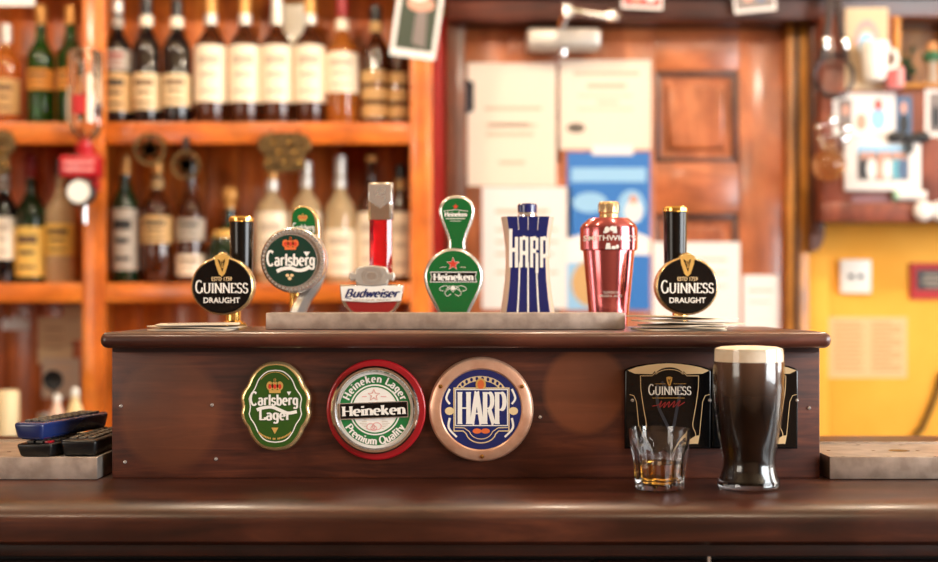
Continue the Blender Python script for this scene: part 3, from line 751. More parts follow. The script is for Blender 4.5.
# --- red column tap
D=1.645; t=thing('beer_tap','tap with a tall clear red column, chrome cap and white ribbon badge','beer tap',(WX(371.5,D),D,ZL)); p=Px(371.5,D,ZL); s=p.s
base_flange(t,M_chrome)
m=MB(); hx,_=p(379.5,0); w=11.3*s
m.loft([[(hx+a*w,.026+b*.0115,z) for a,b in ((-1,-.6),(-.6,-1),(.6,-1),(1,-.6),(1,.6),(.6,1),(-.6,1),(-1,.6))] for z in (p(0,280)[1],p(0,212)[1])],M_redt); m.build('red_column',t)
m=MB(); w=12.4*s
def oct_(z0,z1,yb): return [(hx+a*w,.026+b*.0135+yb,(z0 if b<0 else z1)) for a,b in ((-1,-.7),(-.75,-1),(.75,-1),(1,-.7),(1,.7),(.75,1),(-.75,1),(-1,.7))]
m.loft([oct_(p(0,219)[1],p(0,219)[1],0),oct_(p(0,204)[1],p(0,204)[1],-.001),oct_(p(0,186)[1],p(0,182)[1],.002),[(q[0]*1,q[1]*.6+.0104,p(0,181)[1]) for q in oct_(0,0,0)]],M_chrome)
m.prism(p.l([(367.5,183),(391,183),(391,200),(379.5,208),(367.5,200)]),.0108,.0135,M_silver,.001)
m.polys(ribbon(p.l(smoothpts([(375,195),(378,188),(384,187),(383,192),(377,194),(384,196),(383,200)],4)),.0012,.0008),.0106,M_alu)
m.build('chrome_cap',t)
cup=[(339.5,284.5),(403,284.5),(402.5,296),(399,306),(393,313),(384,318),(371.5,320),(359,318),(350,313),(343.5,306),(340,296)]
m=MB(); m.prism(p.l(cup),0,.02,M_chrome,.003); m.build('chrome_cup',t)
m=MB(); y=-.0006
m.poly(p.l([(346,300)]+[(371.5+26*math.cos(math.radians(a)),298-19*math.sin(math.radians(a))) for a in range(190,351,10)]+[(397,300)]),y,M_redp)
for s_ in (-1,1):
    m.polys(ribbon(p.l(smoothpts([(371.5+s_*28,301),(371.5+s_*24,308),(371.5+s_*16,315)],4)),.0018,.0018),y-.0006,M_chrome)
m.prism(p.l([(340.5,286.5),(371.5,285),(402.5,286.5),(401,301),(371.5,302.5),(342,301)]),y-.0022,y-.0002,M_white,.0008)
m.polys(write('Budweiser',p(344.5,0)[0],p(398,0)[0],p(0,297.2)[1],p(0,289)[1],.22,.11,0,slant=.35,gap=.0),y-.0026,M_ink)
m.line([p(345,298),p(352,299)],.0008,y-.0026,M_ink)
m.polys([[(a,b) for a,b in q] for q in sans('GENUINE BREW',p(353,0)[0],p(391,0)[0],p(0,300.8)[1],p(0,299.2)[1])],y-.0026,M_inkg)
m.build('ribbon_badge',t)
em=[(349,276),(351,272),(355,273),(357,268),(364,266),(372,265.3),(380,266),(387,268),(389,273),(393,272),(395,276),(393,281),(389,280),(386,285),(372,286.5),(358,285),(355,280),(351,281)]
m=MB(); m.prism(p.l(smoothpts(em,3,True)),-.004,.012,M_alu,.002)
for rr in (8,6.2): m.line(p.l(ell(372,276,rr*1.2,rr,20)),.0008,-.0043,M_steel,True)
m.poly(p.l(ell(372,276,5,4,14)),-.0042,M_steel); m.build('oval_emblem',t)

# --- teardrop lens tap
D=1.645; t=thing('beer_tap','green double teardrop tap with pale metal edge and red star','beer tap',(WX(454.5,D),D,ZL)); p=Px(454.5,D,ZL)
base_flange(t,M_silver)
def drop(half,cx): 
    h=smoothpts(half,4); return [(cx+a,b) for a,b in h]+[(cx-a,b) for a,b in h[-2:0:-1]]
lo=ccw(p.l(drop([(0,247.5),(9,249),(18,254),(25.5,262),(29.8,273),(29,284),(25.5,294),(21,303),(17,311),(14.5,319),(13,327),(0,327)],453.6)))
up=ccw(p.l(drop([(0,194.8),(8,196),(14.5,200.5),(18,208),(17.5,216),(14.5,225),(11,234),(8.8,242),(8.5,250),(0,252)],456.8)))
m=MB(); m.prism(lo,0,.018,M_silver,.004); m.build('lower_lens_rim',t)
m=MB(); m.poly(inset(lo,.0042),-.0003,M_green); y=-.0006
st=star(*p(453,264),p.s*6.2); m.poly(star(*p(453,264),p.s*7),y,M_white); m.poly(st,y-.0002,M_redb)
m.line([p(440,267.5),p(446,267)],.0005,y,M_white); m.line([p(460,267),p(466,267.5)],.0005,y,M_white)
m.poly(p.l([(430,271.8),(477,271.8),(475.5,277),(477,282.3),(430,282.3),(431.5,277)]),y,M_white); m.poly(p.l([(430.8,272.5),(476.2,272.5),(474.8,277),(476.2,281.6),(430.8,281.6),(432.2,277)]),y-.0002,M_black)
m.polys(write('Heineken',p(433.2,0)[0],p(473.6,0)[0],p(0,280.4)[1],p(0,273.6)[1],.26,.11,.28,gap=0),y-.0004,M_white)
for s_ in (-1,1):
    for q in ([(0,292),(6,286),(12,287),(13,290),(9,291)],[(2,288),(8,292),(6,296),(2,294)],[(0,290),(3,286),(7,290)]):
        m.line(smoothpts([p(453+s_*a,b) for a,b in q],4),.0006,y,M_white)
m.poly(p.l(ell(453,288,2.2,2.4,10)),y,M_white); m.build('green_lens',t)
m=MB(); m.prism(up,.003,.017,M_silver,.004); h=m.build('upper_lens_rim',t)
m=MB(); m.poly(inset(up,.0040),.0027,M_green); y=.0024
m.poly(star(*p(455.5,206.5),p.s*3),y,M_redb)
m.line([p(443,211),p(455.5,209.6),p(468,211)],.0006,y,M_white)
m.polys(write('Heineken',p(444.5,0)[0],p(467,0)[0],p(0,216.5)[1],p(0,212)[1],.26,.12,.2,gap=0),y-.0002,M_white)
m.line([p(446,218.5),p(465,218.5)],.0008,y,M_white)
m.line([p(450,221),p(461,221)],.0005,y,M_white); m.build('green_lens',h)

# --- blue striped block tap
D=1.645; t=thing('beer_tap','waisted blue tap with white stripes, tall white letters and silver sides','beer tap',(WX(528,D),D,ZL)); p=Px(528,D,ZL); s=p.s
rows=[(327,28),(313,27.2),(300,25),(280,22.6),(262,21.6),(245,22.2),(230,24),(216.5,26.4)]
secs=[]
for (py,hw) in rows:
    z=p(0,py)[1]; w=hw*s; d=.014+.010*hw/28
    secs.append([(a*w,.02+b*d,z) for a,b in ((-1,-.55),(-.78,-1),(.78,-1),(1,-.55),(1,.55),(.78,1),(-.78,1),(-1,.55))])
m=MB(); m.loft(secs,M_side); m.box(-.022,.022,.0,.04,0,.004,M_side); m.build('silver_body',t)
m=MB(); n=len(rows); 
V=[];fr=[]
for i,(py,hw) in enumerate(rows):
    z=p(0,py)[1]; d=.014+.010*hw/28
    fr.append((z,hw*s*.80,.02-d-.0006))
for i in range(n-1):
    (za,wa,ya),(zb,wb,yb)=fr[i],fr[i+1]
    m.add([(-wa,ya,za),(wa,ya,za),(wb,yb,zb),(-wb,yb,zb)],[[0,1,2,3]],M_navy)
    m.add([(-wa,ya,za),(-wb,yb,zb),(-wb,yb+.004,zb),(-wa,ya+.004,za)],[[0,1,2,3]],M_navy)
    m.add([(wa,ya,za),(wb,yb,zb),(wb,yb+.004,zb),(wa,ya+.004,za)],[[3,2,1,0]],M_navy)
    for k,(f0,f1) in enumerate(((-.53,-.45),(-.04,.04),(.45,.53))):
        hi=p(0,262)[1] if k!=1 else p(0,262)[1]
        top=zb>p(0,232)[1]+.004
        if za<hi or top:
            if top: c_=(f0+f1)/2; f0,f1=c_-.012,c_+.012
            m.add([(f0*wa,ya-.0003,za),(f1*wa,ya-.0003,za),(f1*wb,yb-.0003,zb),(f0*wb,yb-.0003,zb)],[[0,1,2,3]],M_white)
m.build('striped_front',t)
m=MB()
yy=min(f[2] for f in fr)+.0012
def bar(x0,x1,z0,z1):
    # follow the waisted front
    K=6
    def fy(z):
        for i in range(n-1):
            if fr[i][0]<=z<=fr[i+1][0]:
                u=(z-fr[i][0])/(fr[i+1][0]-fr[i][0]); return fr[i][2]*(1-u)+fr[i+1][2]*u-.0008
        return fr[-1][2]-.0008
    za=[z0+(z1-z0)*j/K for j in range(K+1)]
    V=[(x,fy(z),z) for z in za for x in (x0,x1)]
    m.add(V,[[2*j,2*j+1,2*j+3,2*j+2] for j in range(K)],M_white)
X=lambda a:p(a,0)[0]; Z=lambda b:p(0,b)[1]
# H A R P drawn as tall bars
bar(X(509),X(512.2),Z(267.5),Z(229)); bar(X(514.8),X(518),Z(267.5),Z(237)); bar(X(512.2),X(514.8),Z(252),Z(248))
bar(X(519.6),X(522.6),Z(267.5),Z(237)); bar(X(525.2),X(528.2),Z(267.5),Z(237)); bar(X(522.6),X(525.2),Z(240),Z(236)); bar(X(522.6),X(525.2),Z(255),Z(251))
bar(X(530),X(533),Z(267.5),Z(237)); bar(X(533),X(536),Z(240.5),Z(236.5)); bar(X(535.4),X(538.2),Z(250),Z(238)); bar(X(533),X(536),Z(253),Z(249)); bar(X(535.4),X(538.2),Z(273),Z(253))
bar(X(540),X(543),Z(267.5),Z(237)); bar(X(543),X(546),Z(240.5),Z(236.5)); bar(X(545.4),X(548.2),Z(256),Z(238)); bar(X(543),X(546),Z(258),Z(254))
m.build('lettering',t)
m=MB(); zc=p(0,216.5)[1]
m.lathe([(.0125,zc-.001),(.0125,zc+.003),(.0105,zc+.0045),(.0125,zc+.006)],M_chrome,28,(0,.02,0)); m.lathe([(.0122,zc+.006),(.0126,zc+.0155),(.0108,zc+.0175),(0,zc+.0178)],M_navy,28,(0,.02,0)); m.build('cap',t)

# --- maroon shouldered tap
D=1.645; t=thing('beer_tap','maroon metal tap shaped like a broad-shouldered bottle with chrome cap','beer tap',(WX(611.3,D),D,ZL)); p=Px(611.3,D,ZL); s=p.s
def sec8(py,hw,d): 
    z=p(0,py)[1]; w=hw*s
    return [(w*math.cos(2*PI*k/48),.03+1.45*d*math.sin(2*PI*k/48),z) for k in range(48)]
def onfront(q,w,d,off=.0006):
    V=[]
    for x,zz in q:
        c=min(.999,abs(x)/w); V.append((x,.03-1.45*d*math.sqrt(1-c*c)-off,zz))
    return V
m=MB(); m.loft([sec8(327,19.6,.016),sec8(313,20.4,.016),sec8(285,23,.0175),sec8(252,26,.019),sec8(250,26.2,.019),sec8(249,29,.0205),sec8(244,29.3,.0205),sec8(227,29.3,.0205),sec8(223,27,.020),sec8(217,20,.017)],M_maroon,True); m.build('body',t)
m=MB(); z=p(0,217)[1]
m.lathe([(.0115,z-.002),(.0125,z+.003),(.0118,z+.006),(.0132,z+.0075),(.0132,z+.019),(.0118,z+.0215),(0,z+.0218)],M_paleg,28,(0,.03,0))
for k in range(24):
    a=2*PI*k/24; m.box(.0132*math.cos(a)-.0006,.0132*math.cos(a)+.0006,.03+.0132*math.sin(a)-.0006,.03+.0132*math.sin(a)+.0006,z+.009,z+.018,M_chrome)
m.build('cap',t)
m=MB()
def wrap(qs,w,d):
    for q in qs:
        if len(q)>2: m.add(onfront(q,w,d),[list(range(len(q)))],M_white)
wrap(sans("SMITHWICK'S",p(584.5,0)[0],p(637.5,0)[0],p(0,240.5)[1],p(0,235)[1],.01),29.3*s,.0205)
wrap([p.l(ell(607,229.5,2.6,3,10)),p.l(ell(612.5,228.5,3.2,2.6,10)),p.l([(603.5,231),(617,231),(617,233),(603.5,233)]),p.l([(613,227),(616.5,226),(617,232),(614,232)])],29.3*s,.0205)
wrap([p.l([(606.5,243),(610,243),(611,249),(605.5,249)]),p.l([(612,246),(615.5,246),(616,249),(611.5,249)]),p.l(ell(617.5,246.5,1.5,2.2,8))],29.3*s,.0205)
wrap(sans('SUPERIOR',p(604,0)[0],p(619,0)[0],p(0,293.6)[1],p(0,291.2)[1]),22.3*s,.0172)
wrap(sans('IRISH ALE',p(600,0)[0],p(623,0)[0],p(0,297)[1],p(0,294.8)[1]),22*s,.017)
m.build('lettering',t)

# ================================================================== beer mats on the ledge
def beer_mat(x,y,z,rz,label,group,sz=.047):
    t=thing('beer_mat',label,'beer mat',(x,y,z),rz,group)
    m=MB(); m.prism([(a,b) for a,b in rrect(-sz,sz,-sz,sz,.008)],0,.0014,M_cardw)
    m.v=[(a,c,b2) for (a,b2,c) in m.v]  # lay the square flat
    m.f=[f[::-1] for f in m.f]
    m.build('board',t)
    m=MB(); m.lathe([(.036,.00145),(.036,.00165)],M_cardb,32); m.build('print',t)
    return t
zl=1.2652
for k,(dx,dy,a,tl,nm) in enumerate(((0,0,.05,0,'bottom'),(.004,.003,-.12,.018,'middle'),(.006,-.002,.16,-.012,'topmost'))):
    beer_mat(-.322+dx,1.527+dy,zl+.0030*k,a,'pale beer mat, %s of the thin stack beside the first stout tap'%nm,'thin stack of mats').rotation_euler=(0,tl,a)
for k,(dx,dy,a,tl,nm) in enumerate(((.0,0,.1,0,'bottom of'),(.008,-.003,-.25,.02,'second from the bottom of'),(.016,.002,.5,-.025,'third from the bottom of'),(-.001,-.004,.05,.03,'fourth from the bottom of'),(.014,.002,-.5,-.02,'second from the top of'),(.002,-.002,.75,.035,'topmost of'))):
    beer_mat(.245+dx,1.530+dy,zl+.0028*k,a,'pale beer mat, %s the fanned pile under the plain-handled stout tap'%nm,'fanned pile of mats').rotation_euler=(0,tl,a)

# ================================================================== drinks on the counter
D=1.37; t=thing('pint_of_stout','tall tulip pint glass of black stout with a cream foam head','drink',(WX(748.8,D),D,1.1025)); s=D/F
pr=[(488,29.6),(485,31),(481,30.6),(475,28.6),(468,26.6),(461,26),(452,27),(443,28.8),(430,31),(415,33),(400,34.4),(385,35.2),(370,35.3),(358,35.0),(349,34.6)]
pr=smoothpts([((b)*s,(488-a)*s) for a,b in pr],4)
zf=(488-361.5)*s; zt=(488-347.5)*s
m=MB(); inn=[(r-.0010,z) for r,z in pr[::-1] if z>.0075]
m.lathe([(.0,.0002)]+pr,M_tglass,64,close=True) if False else None
# outer wall as one thin shell, open at the rim
m.lathe(pr,M_tglass,64,close=False)
m.f=[f for f in m.f if len(f)<=4]; m.m=m.m[:len(m.f)]; m.sm=m.sm[:len(m.f)]
m.lathe([(r-.0005,z) for r,z in pr if z<.0072]+[(0,.0078)],M_glass,64)
rr=pr[-1][0]; m.lathe([(rr-.0016,pr[-1][1]-.002),(rr-.0016,pr[-1][1]),(rr,pr[-1][1]+.0004),(rr+.0001,pr[-1][1]-.002)],M_tglass,64,close=True)
m.build('glass',t)
b=[(r-.0012,z) for r,z in pr if .0085<z<zf]
m=MB(); m.lathe([(0,.0085),(b[0][0]-.002,.0085)]+b+[(b[-1][0],zf),(0,zf)],M_stout,64); m.build('stout',t)
b=[(r-.0012,z) for r,z in pr if zf<z<pr[-1][1]]
m=MB(); m.lathe([(0,zf),(b[0][0],zf)]+b+[(b[-1][0]-.0008,zt-.0012),(b[-1][0]-.006,zt+.0006),(.015,zt+.0016),(0,zt+.0018)],M_foam,64); m.build('foam',t)

D=1.362; t=thing('whiskey_tumbler','short fluted glass tumbler with a finger of amber whiskey','drink',(WX(659.5,D),D,1.1025)); s=D/F
def flute(r,z,amp,n=80,k=10): return [((r-amp*(.5+.5*math.cos(k*2*PI*i/n)))*math.cos(2*PI*i/n),(r-amp*(.5+.5*math.cos(k*2*PI*i/n)))*math.sin(2*PI*i/n),z) for i in range(n)]
pr=[(489,22.6,.0),(488,24,.0004),(484,24.6,.0018),(476,25.3,.0026),(466,26.4,.0028),(456,27.6,.0028),(449,28.7,.0022),(444,29.6,.0008),(440,29.8,.0),(434,30.1,0),(429,30.5,0)]
m=MB(); secs=[flute(r*s,(489.4-y)*s,a) for y,r,a in pr]
inn=[(429,29.2),(434,28.7),(440,28.2),(450,26.2),(462,24.4),(474,22.8),(482,21.6),(484.2,19)]
secs+=[flute(r*s,(489.4-y)*s,0) for y,r in inn]+[flute(.001,(489.4-484.6)*s,0)]
m.loft(secs,M_glass,True); m.build('glass',t,70)
m=MB(); m.lathe([(0,(489.4-484)*s),(18.5*s,(489.4-484)*s),(21.5*s,(489.4-482)*s),(22.6*s,(489.4-474)*s),(24.1*s,(489.4-463)*s),(23.9*s,(489.4-462.6)*s),(0,(489.4-462.6)*s)],M_whisky,64); m.build('whiskey',t)

# ================================================================== remote controls on the tray
def remote(name_label,loc,rz,L,W,H,m_body,rows,cols,red=False,tilt=0):
    t=thing('remote_control',name_label,'remote control',loc,rz,'remote controls on the drip tray')
    t.rotation_euler=(tilt,0,rz)
    m=MB(); b=bmesh.new(); bmesh.ops.create_cube(b,size=1)
    for v in b.verts:
        k=1 if v.co.z>0 else .84
        v.co=Vector((v.co.x*W*k,(v.co.y+.5)*L+(0 if k==1 else (.004 if v.co.y<0 else -.004)),(v.co.z+.5)*H))
    bmesh.ops.bevel(b,geom=list(b.edges),offset=min(H,W)*.22,segments=3,profile=.5,affect='EDGES')
    m.bm(b,m_body,True); m.build('shell',t)
    for i in range(rows):
        for j in range(cols):
            k=MB(); w=W*.74/cols; l=L*.86/rows
            m_=M_redd if (red and i==0 and j==cols-1) else M_key
            k.box(-w*.36,w*.36,-l*.3,l*.3,-.0005,.0022,m_,.0008)
            q=k.build('button',t); q.location=((j-(cols-1)/2)*w, L*.08+(i+.5)*l*.98, H)
ZT=1.1025+.0229
remote('small black remote with a red button, under the big navy remote',(-.482,1.442,ZT+.0002),-.12,.12,.042,.0150,M_remk,6,3,True)
remote('black remote lying flat beside the raised box',(-.4345,1.447,ZT+.0002),-.02,.15,.042,.0185,M_remk,8,3)
remote('navy remote lying across the two black remotes',(-.4880,1.440,ZT+.0192),-.21,.155,.037,.0195,M_rem,9,3)
# ================================================================== back bar
DS=3.20
sh=thing('back_bar_shelving','tall orange pine shelving behind the bar filled with spirit bottles','shelving',(0,DS,0))
XL=-1.75; XR=WX(432,DS)
zs1,zs2=1.737,1.342
def up(a,b,dv=0): 
    m=MB(); m.box(WX(a,DS),WX(b,DS),0,.03,0,2.16,M_post,.004)
    c=(WX(a,DS)+WX(b,DS))/2+dv; m.box(c-.005,c+.005,.03,.25,0,2.16,M_post); m.build('upright',sh)
up(82,104,-.022); up(410,432,.018)
m=MB(); m.box(XL,XL+.05,0,.25,0,2.16,M_post,.004); m.build('upright',sh)
def shelf(z1,h,a,b):
    m=MB(); m.box(a,b,.006,.24,z1-.026,z1,M_shelf,.002); m.box(a,b,.0,.022,z1-h,z1,M_shelf,.004); m.build('shelf',sh)
for (z,h) in ((zs1,.054),(zs2,.048)):
    shelf(z,h,XL+.05,WX(82,DS)); shelf(z,h,WX(104,DS),WX(410,DS))
m=MB(); m.box(XL,XR,0,.25,2.13,2.18,M_beam,.004); m.build('top_board',sh)
m=MB(); x=XL
while x<XR-.01:
    x2=min(XR,x+.088); m.box(x+.001,x2-.001,.25,.262,0,2.16,M_board,.003); x=x2
m.box(XL,XR,.262,.268,0,2.16,M_groove); m.build('back_boarding',sh)

bc=thing('back_counter','low dark counter below the bottle shelves','counter',(0,2.9,0))
m=MB(); m.box(-1.75,XR,0,.29,.90,.93,M_top,.006); m.build('worktop',bc)
m=MB(); m.box(-1.73,XR-.02,.03,.29,0,.90,M_panel); m.build('carcass',bc)

# bottles
DB=3.32; sb=DB/F
def arc_band(m,r,z0,z1,a0,a1,mt,n=18,y=0):
    V=[];
    for i in range(n+1):
        a=math.radians(a0+(a1-a0)*i/n); V.append((r*math.cos(a),r*math.sin(a),z0)); V.append((r*math.cos(a),r*math.sin(a),z1))
    m.add(V,[[2*i,2*i+2,2*i+3,2*i+1] for i in range(n)],mt,True)
def bottle(px,wpx,H,zs,glass,cap,labels,label,group,neck=.3,sh_=.62,nr=.013,belly=0,capf=.12,D=DB,neckband=None,ridged=False,square=False):
    t=thing('spirit_bottle',label,'bottle',(WX(px,D),D,zs+.0005),0,group)
    R=wpx*D/F/2
    zsn=H*sh_; zn=H*(sh_+.14)
    pr=[(0,.004),(R*.7,.002),(R*.93,.0),(R,.006),(R*(1+belly),zsn*.5),(R,zsn*.97),(R*.93,zsn+.008),(R*.70,zsn+.024),(nr*1.35,zn-.008),(nr*1.05,zn+.006),(nr,H*.9),(nr*1.15,H*.91),(nr*1.15,H*.93),(nr,H*.935),(nr,H*(1-.01)),(0,H*.99)]
    if ridged:
        q=[(R,.006)]
        for k in range(9):
            z=.02+k*(zsn-.03)/9; q+=[(R,z),(R*.94,z+.004)]
        pr=pr[:3]+q+pr[5:]
    m=MB(); m.lathe(pr,glass,40); m.build('bottle_glass',t,60)
    hc=H*capf
    m=MB(); m.lathe([(0,H-hc),(nr+.0022,H-hc),(nr+.0026,H-hc*.5),(nr+.002,H-.001),(nr*.9,H+.001),(0,H+.0012)],cap,24); m.build('capsule',t)
    for (f0,f1,mt,ink) in labels:
        m=MB(); r=R*(1+belly)+.0008
        arc_band(m,r,H*f0,H*f1,-172,-8,mt)
        if ink:
            h=H*(f1-f0); zz=H*f0
            arc_band(m,r+.0003,zz+h*.66,zz+h*.82,-130,-50,ink,8); arc_band(m,r+.0003,zz+h*.44,zz+h*.52,-120,-60,ink,8); arc_band(m,r+.0003,zz+h*.16,zz+h*.22,-125,-55,ink,8)
        m.build('label',t)
    if neckband:
        m=MB(); arc_band(m,nr*1.2+.0012,zn+.008,zn+.034,-180,180,neckband,20); m.build('neck_label',t)
    return t
gu='bottles on the upper shelf'; gl='bottles on the lower shelf'
U=lambda py:(WZ(py,DB)-zs1)      # height above the upper shelf
bottle(6,30,.265,zs1,M_gamber,M_capw,[(.12,.46,M_labd,M_inkb)],'amber bottle with tan label left of the green pair, upper shelf',gu,capf=.18)
bottle(41,27,.312,zs1,M_ggreen,M_cork,[(.30,.47,M_labo,M_inkb)],'green bottle with orange label, complete one of the green pair on the upper shelf',gu,capf=.16,sh_=.58)
bottle(71,27,.312,zs1,M_ggreen,M_cork,[(.30,.47,M_labo,M_inkb)],'green bottle with orange label, half hidden by the inverted bottle, upper shelf',gu,capf=.16,sh_=.58)
bottle(117,29,.325,zs1,M_gdark,M_capw,[(.12,.42,M_labd,M_inkk),(.44,.60,M_labg,M_redink)],'dark bottle with silver cap nearest the upright, upper shelf',gu,capf=.10,neckband=M_labg)
bottle(146.5,28,.33,zs1,M_gdark,M_capk,[(.13,.41,M_labm,M_inkb)],'dark bottle with cream label second from the upright, upper shelf',gu,capf=.12,neckband=M_lab)
bottle(177,29,.325,zs1,M_gdark,M_capk,[(.16,.41,M_labm,M_inkb)],'black-shouldered bottle with cream label third from the upright, upper shelf',gu,capf=.16,neckband=M_lab)
names=['first of the large cream-labelled amber bottles on the upper shelf','second of the large cream-labelled amber bottles, with gold capsule, upper shelf','third of the large cream-labelled amber bottles, before the pale carton','fourth of the large cream-labelled amber bottles, beyond the pale carton']
for i,px in enumerate((211,245,277,310)):
    bottle(px,32,.335,zs1,M_gbrown,M_cork if i!=2 else M_capw,[(.185,.615,M_lab,M_inkl)],names[i],gu,sh_=.62,capf=.17,neckband=M_capw)
bottle(342,33,.33,zs1,M_gamber,M_capr,[(.26,.57,M_lab,M_inkl)],'amber bottle with short cream label and red capsule, upper shelf',gu,sh_=.59,capf=.14,neckband=M_lab)
bottle(376,29,.31,zs1,M_gbrown,M_capk,[(.08,.18,M_labd,None),(.22,.32,M_labd,None),(.36,.46,M_labd,None)],'brown ringed bottle with tan bands below the pinned photo',gu,ridged=True,neckband=M_labd)
bottle(400,22,.30,zs1,M_gbrown,M_capk,[(.08,.18,M_labd,None),(.22,.32,M_labd,None),(.36,.46,M_labd,None)],'slim brown ringed bottle against the upright, upper shelf end',gu,ridged=True)
c=thing('carton','pale gold carton standing behind the cream-labelled bottles','box',(WX(297,3.41),3.40,zs1+.0005))
m=MB(); m.box(-.045,.045,-.018,.018,0,.34,M_labd,.002); m.build('box',c)
m=MB(); m.box(-.035,.035,-.0186,-.0182,.20,.33,M_lab); m.build('label',c)

bottle(4,26,.30,zs2,M_gdark,M_capw,[(.20,.56,M_lab,M_inkl)],'dark bottle with white label at the shelf end, lower shelf',gl,neckband=M_labg)
bottle(31,30,.325,zs2,M_gdgreen,M_capr,[(.05,.44,M_laby,M_inkb)],'green wine bottle with large yellow label and red capsule',gl,sh_=.56,capf=.18)
bottle(61,31,.32,zs2,M_gclear,M_capk,[(.22,.47,M_laby,M_inkb)],'pale bottle with yellow label below the optic dial',gl,sh_=.58,capf=.14)
bottle(125,27,.325,zs2,M_gdgreen,M_cork,[(.10,.58,M_labg,M_inkk)],'dark green bottle with long grey label nearest the upright, lower shelf',gl,sh_=.62,capf=.15)
bottle(157,30,.315,zs2,M_gbrown,M_cork,[(.32,.54,M_labd,M_inkk)],'round-bodied brown bottle with tan label, lower shelf',gl,sh_=.60,belly=.06,capf=.12,neckband=M_labd)
bottle(191,28,.315,zs2,M_gbrown,M_capk,[(.34,.52,M_labg,M_inkk),(.06,.23,M_lab,M_inkb)],'brown bottle with grey label over a cream label, lower shelf',gl,sh_=.60,belly=.03,capf=.15)
bottle(272,32,.30,zs2,M_gclear,M_cork,[(.10,.60,M_lab,M_inkl)],'cream-labelled bottle with gold capsule behind the round lager tap',gl,sh_=.62,capf=.16,neckband=M_capw)
bottle(306,31,.31,zs2,M_gclear,M_capw,[(.20,.58,M_lab,M_inkl)],'clear bottle with cream label and silver capsule behind the round lager tap',gl,sh_=.62,capf=.12,neckband=M_capw)
bottle(340,31,.325,zs2,M_gclear,M_capw,[(.06,.42,M_lab,M_inkl)],'clear bottle with low cream label beside the red column tap',gl,sh_=.58,capf=.16,neckband=M_capw)
bottle(371.5,30,.325,zs2,M_gbrown,M_cork,[(.10,.55,M_lab,M_inkl)],'dark-necked bottle with gold top behind the red column tap',gl,sh_=.60,capf=.05)
bottle(401,24,.30,zs2,M_gbrown,M_capk,[(.06,.60,M_lab,M_inkl)],'brown bottle with tall cream label against the upright, lower shelf',gl,sh_=.63,neckband=M_labd)
# squat round bottle
t=thing('spirit_bottle','squat round dark bottle with gold band and round gold stopper behind the first stout tap','bottle',(WX(230,DB),DB,zs2+.0005),0,gl); 
m=MB(); m.lathe([(0,0),(.03,0),(.045,.012),(.056,.05),(.055,.09),(.045,.122),(.026,.142),(.014,.152),(.012,.19),(.012,.2),(0,.2)],M_gdgreen,40); m.build('bottle_glass',t)
m=MB(); m.lathe([(.0485,.117),(.0390,.1345)],M_goldp,40,close=True); m.f=[f for f in m.f if len(f)==4][:40]; m.m=m.m[:40]; m.sm=m.sm[:40]; m.build('gold_band',t)
m=MB(); m.lathe([(0,.19),(.013,.19),(.013,.204),(.017,.212),(.02,.225),(.017,.24),(.008,.248),(0,.249)],M_cork,28); m.build('stopper',t)

# inverted bottle on its optic, fixed to the upright
D=3.13; t=thing('mounted_optic','clear inverted bottle in a red optic with a round white dial','optic',(WX(85,D),D,0))
m=MB(); R=.0415; zt=WZ(50,D); zb=WZ(146,D)
m.lathe([(0,zt-.004),(R*.7,zt),(R*.94,zt-.003),(R,zt-.012),(R,zb+.05),(R*.86,zb+.03),(.014,zb+.008),(.012,zb-.012),(0,zb-.012)],M_glass,40); m.build('inverted_bottle',t)
m=MB(); arc_band(m,R+.0008,WZ(124,D),WZ(76,D),-66,-50,M_lab,4); arc_band(m,R+.0008,WZ(124,D),WZ(88,D),-150,-132,M_lab,4); arc_band(m,R+.0012,WZ(116,D),WZ(97,D),-118,-72,M_redm,8); m.build('label',t)
m=MB(); a,b=WX(62,D)-WX(85,D),WX(102,D)-WX(85,D); m.box(a,b,-.025,.025,WZ(178,D),WZ(156,D),M_redd,.006); m.lathe([(.018,WZ(158,D)),(.024,WZ(146,D)),(.016,WZ(143,D))],M_redd,24); m.box(-.02,.02,.02,.0698,WZ(190,D),WZ(150,D),M_redd,.004)
for z in (163,170): m.box(a+.012,b-.012,-.0262,-.025,WZ(z+2,D),WZ(z-1,D),M_pink)
m.build('red_holder',t)
m=MB(); xo=-.004; zc=WZ(193,D); m.lathe([(.032,-.012),(.034,.0),(.034,.02),(.028,.024),(0,.024)],M_capk,32,(xo,-.012,zc),axis='y'); m.lathe([(0,0),(.027,0),(.027,.002),(0,.002)],M_white,32,(xo,-.0385,zc),axis='y'); m.box(xo-.001,xo+.001,-.0395,-.0385,zc-.004,zc+.02,M_black); m.build('dial',t)
m=MB(); m.tube([(0,0,WZ(204,D)),(0,-.004,WZ(214,D)),(.002,-.006,WZ(224,D))],.008,M_chrome,14,r2=.005); m.build('spout',t)

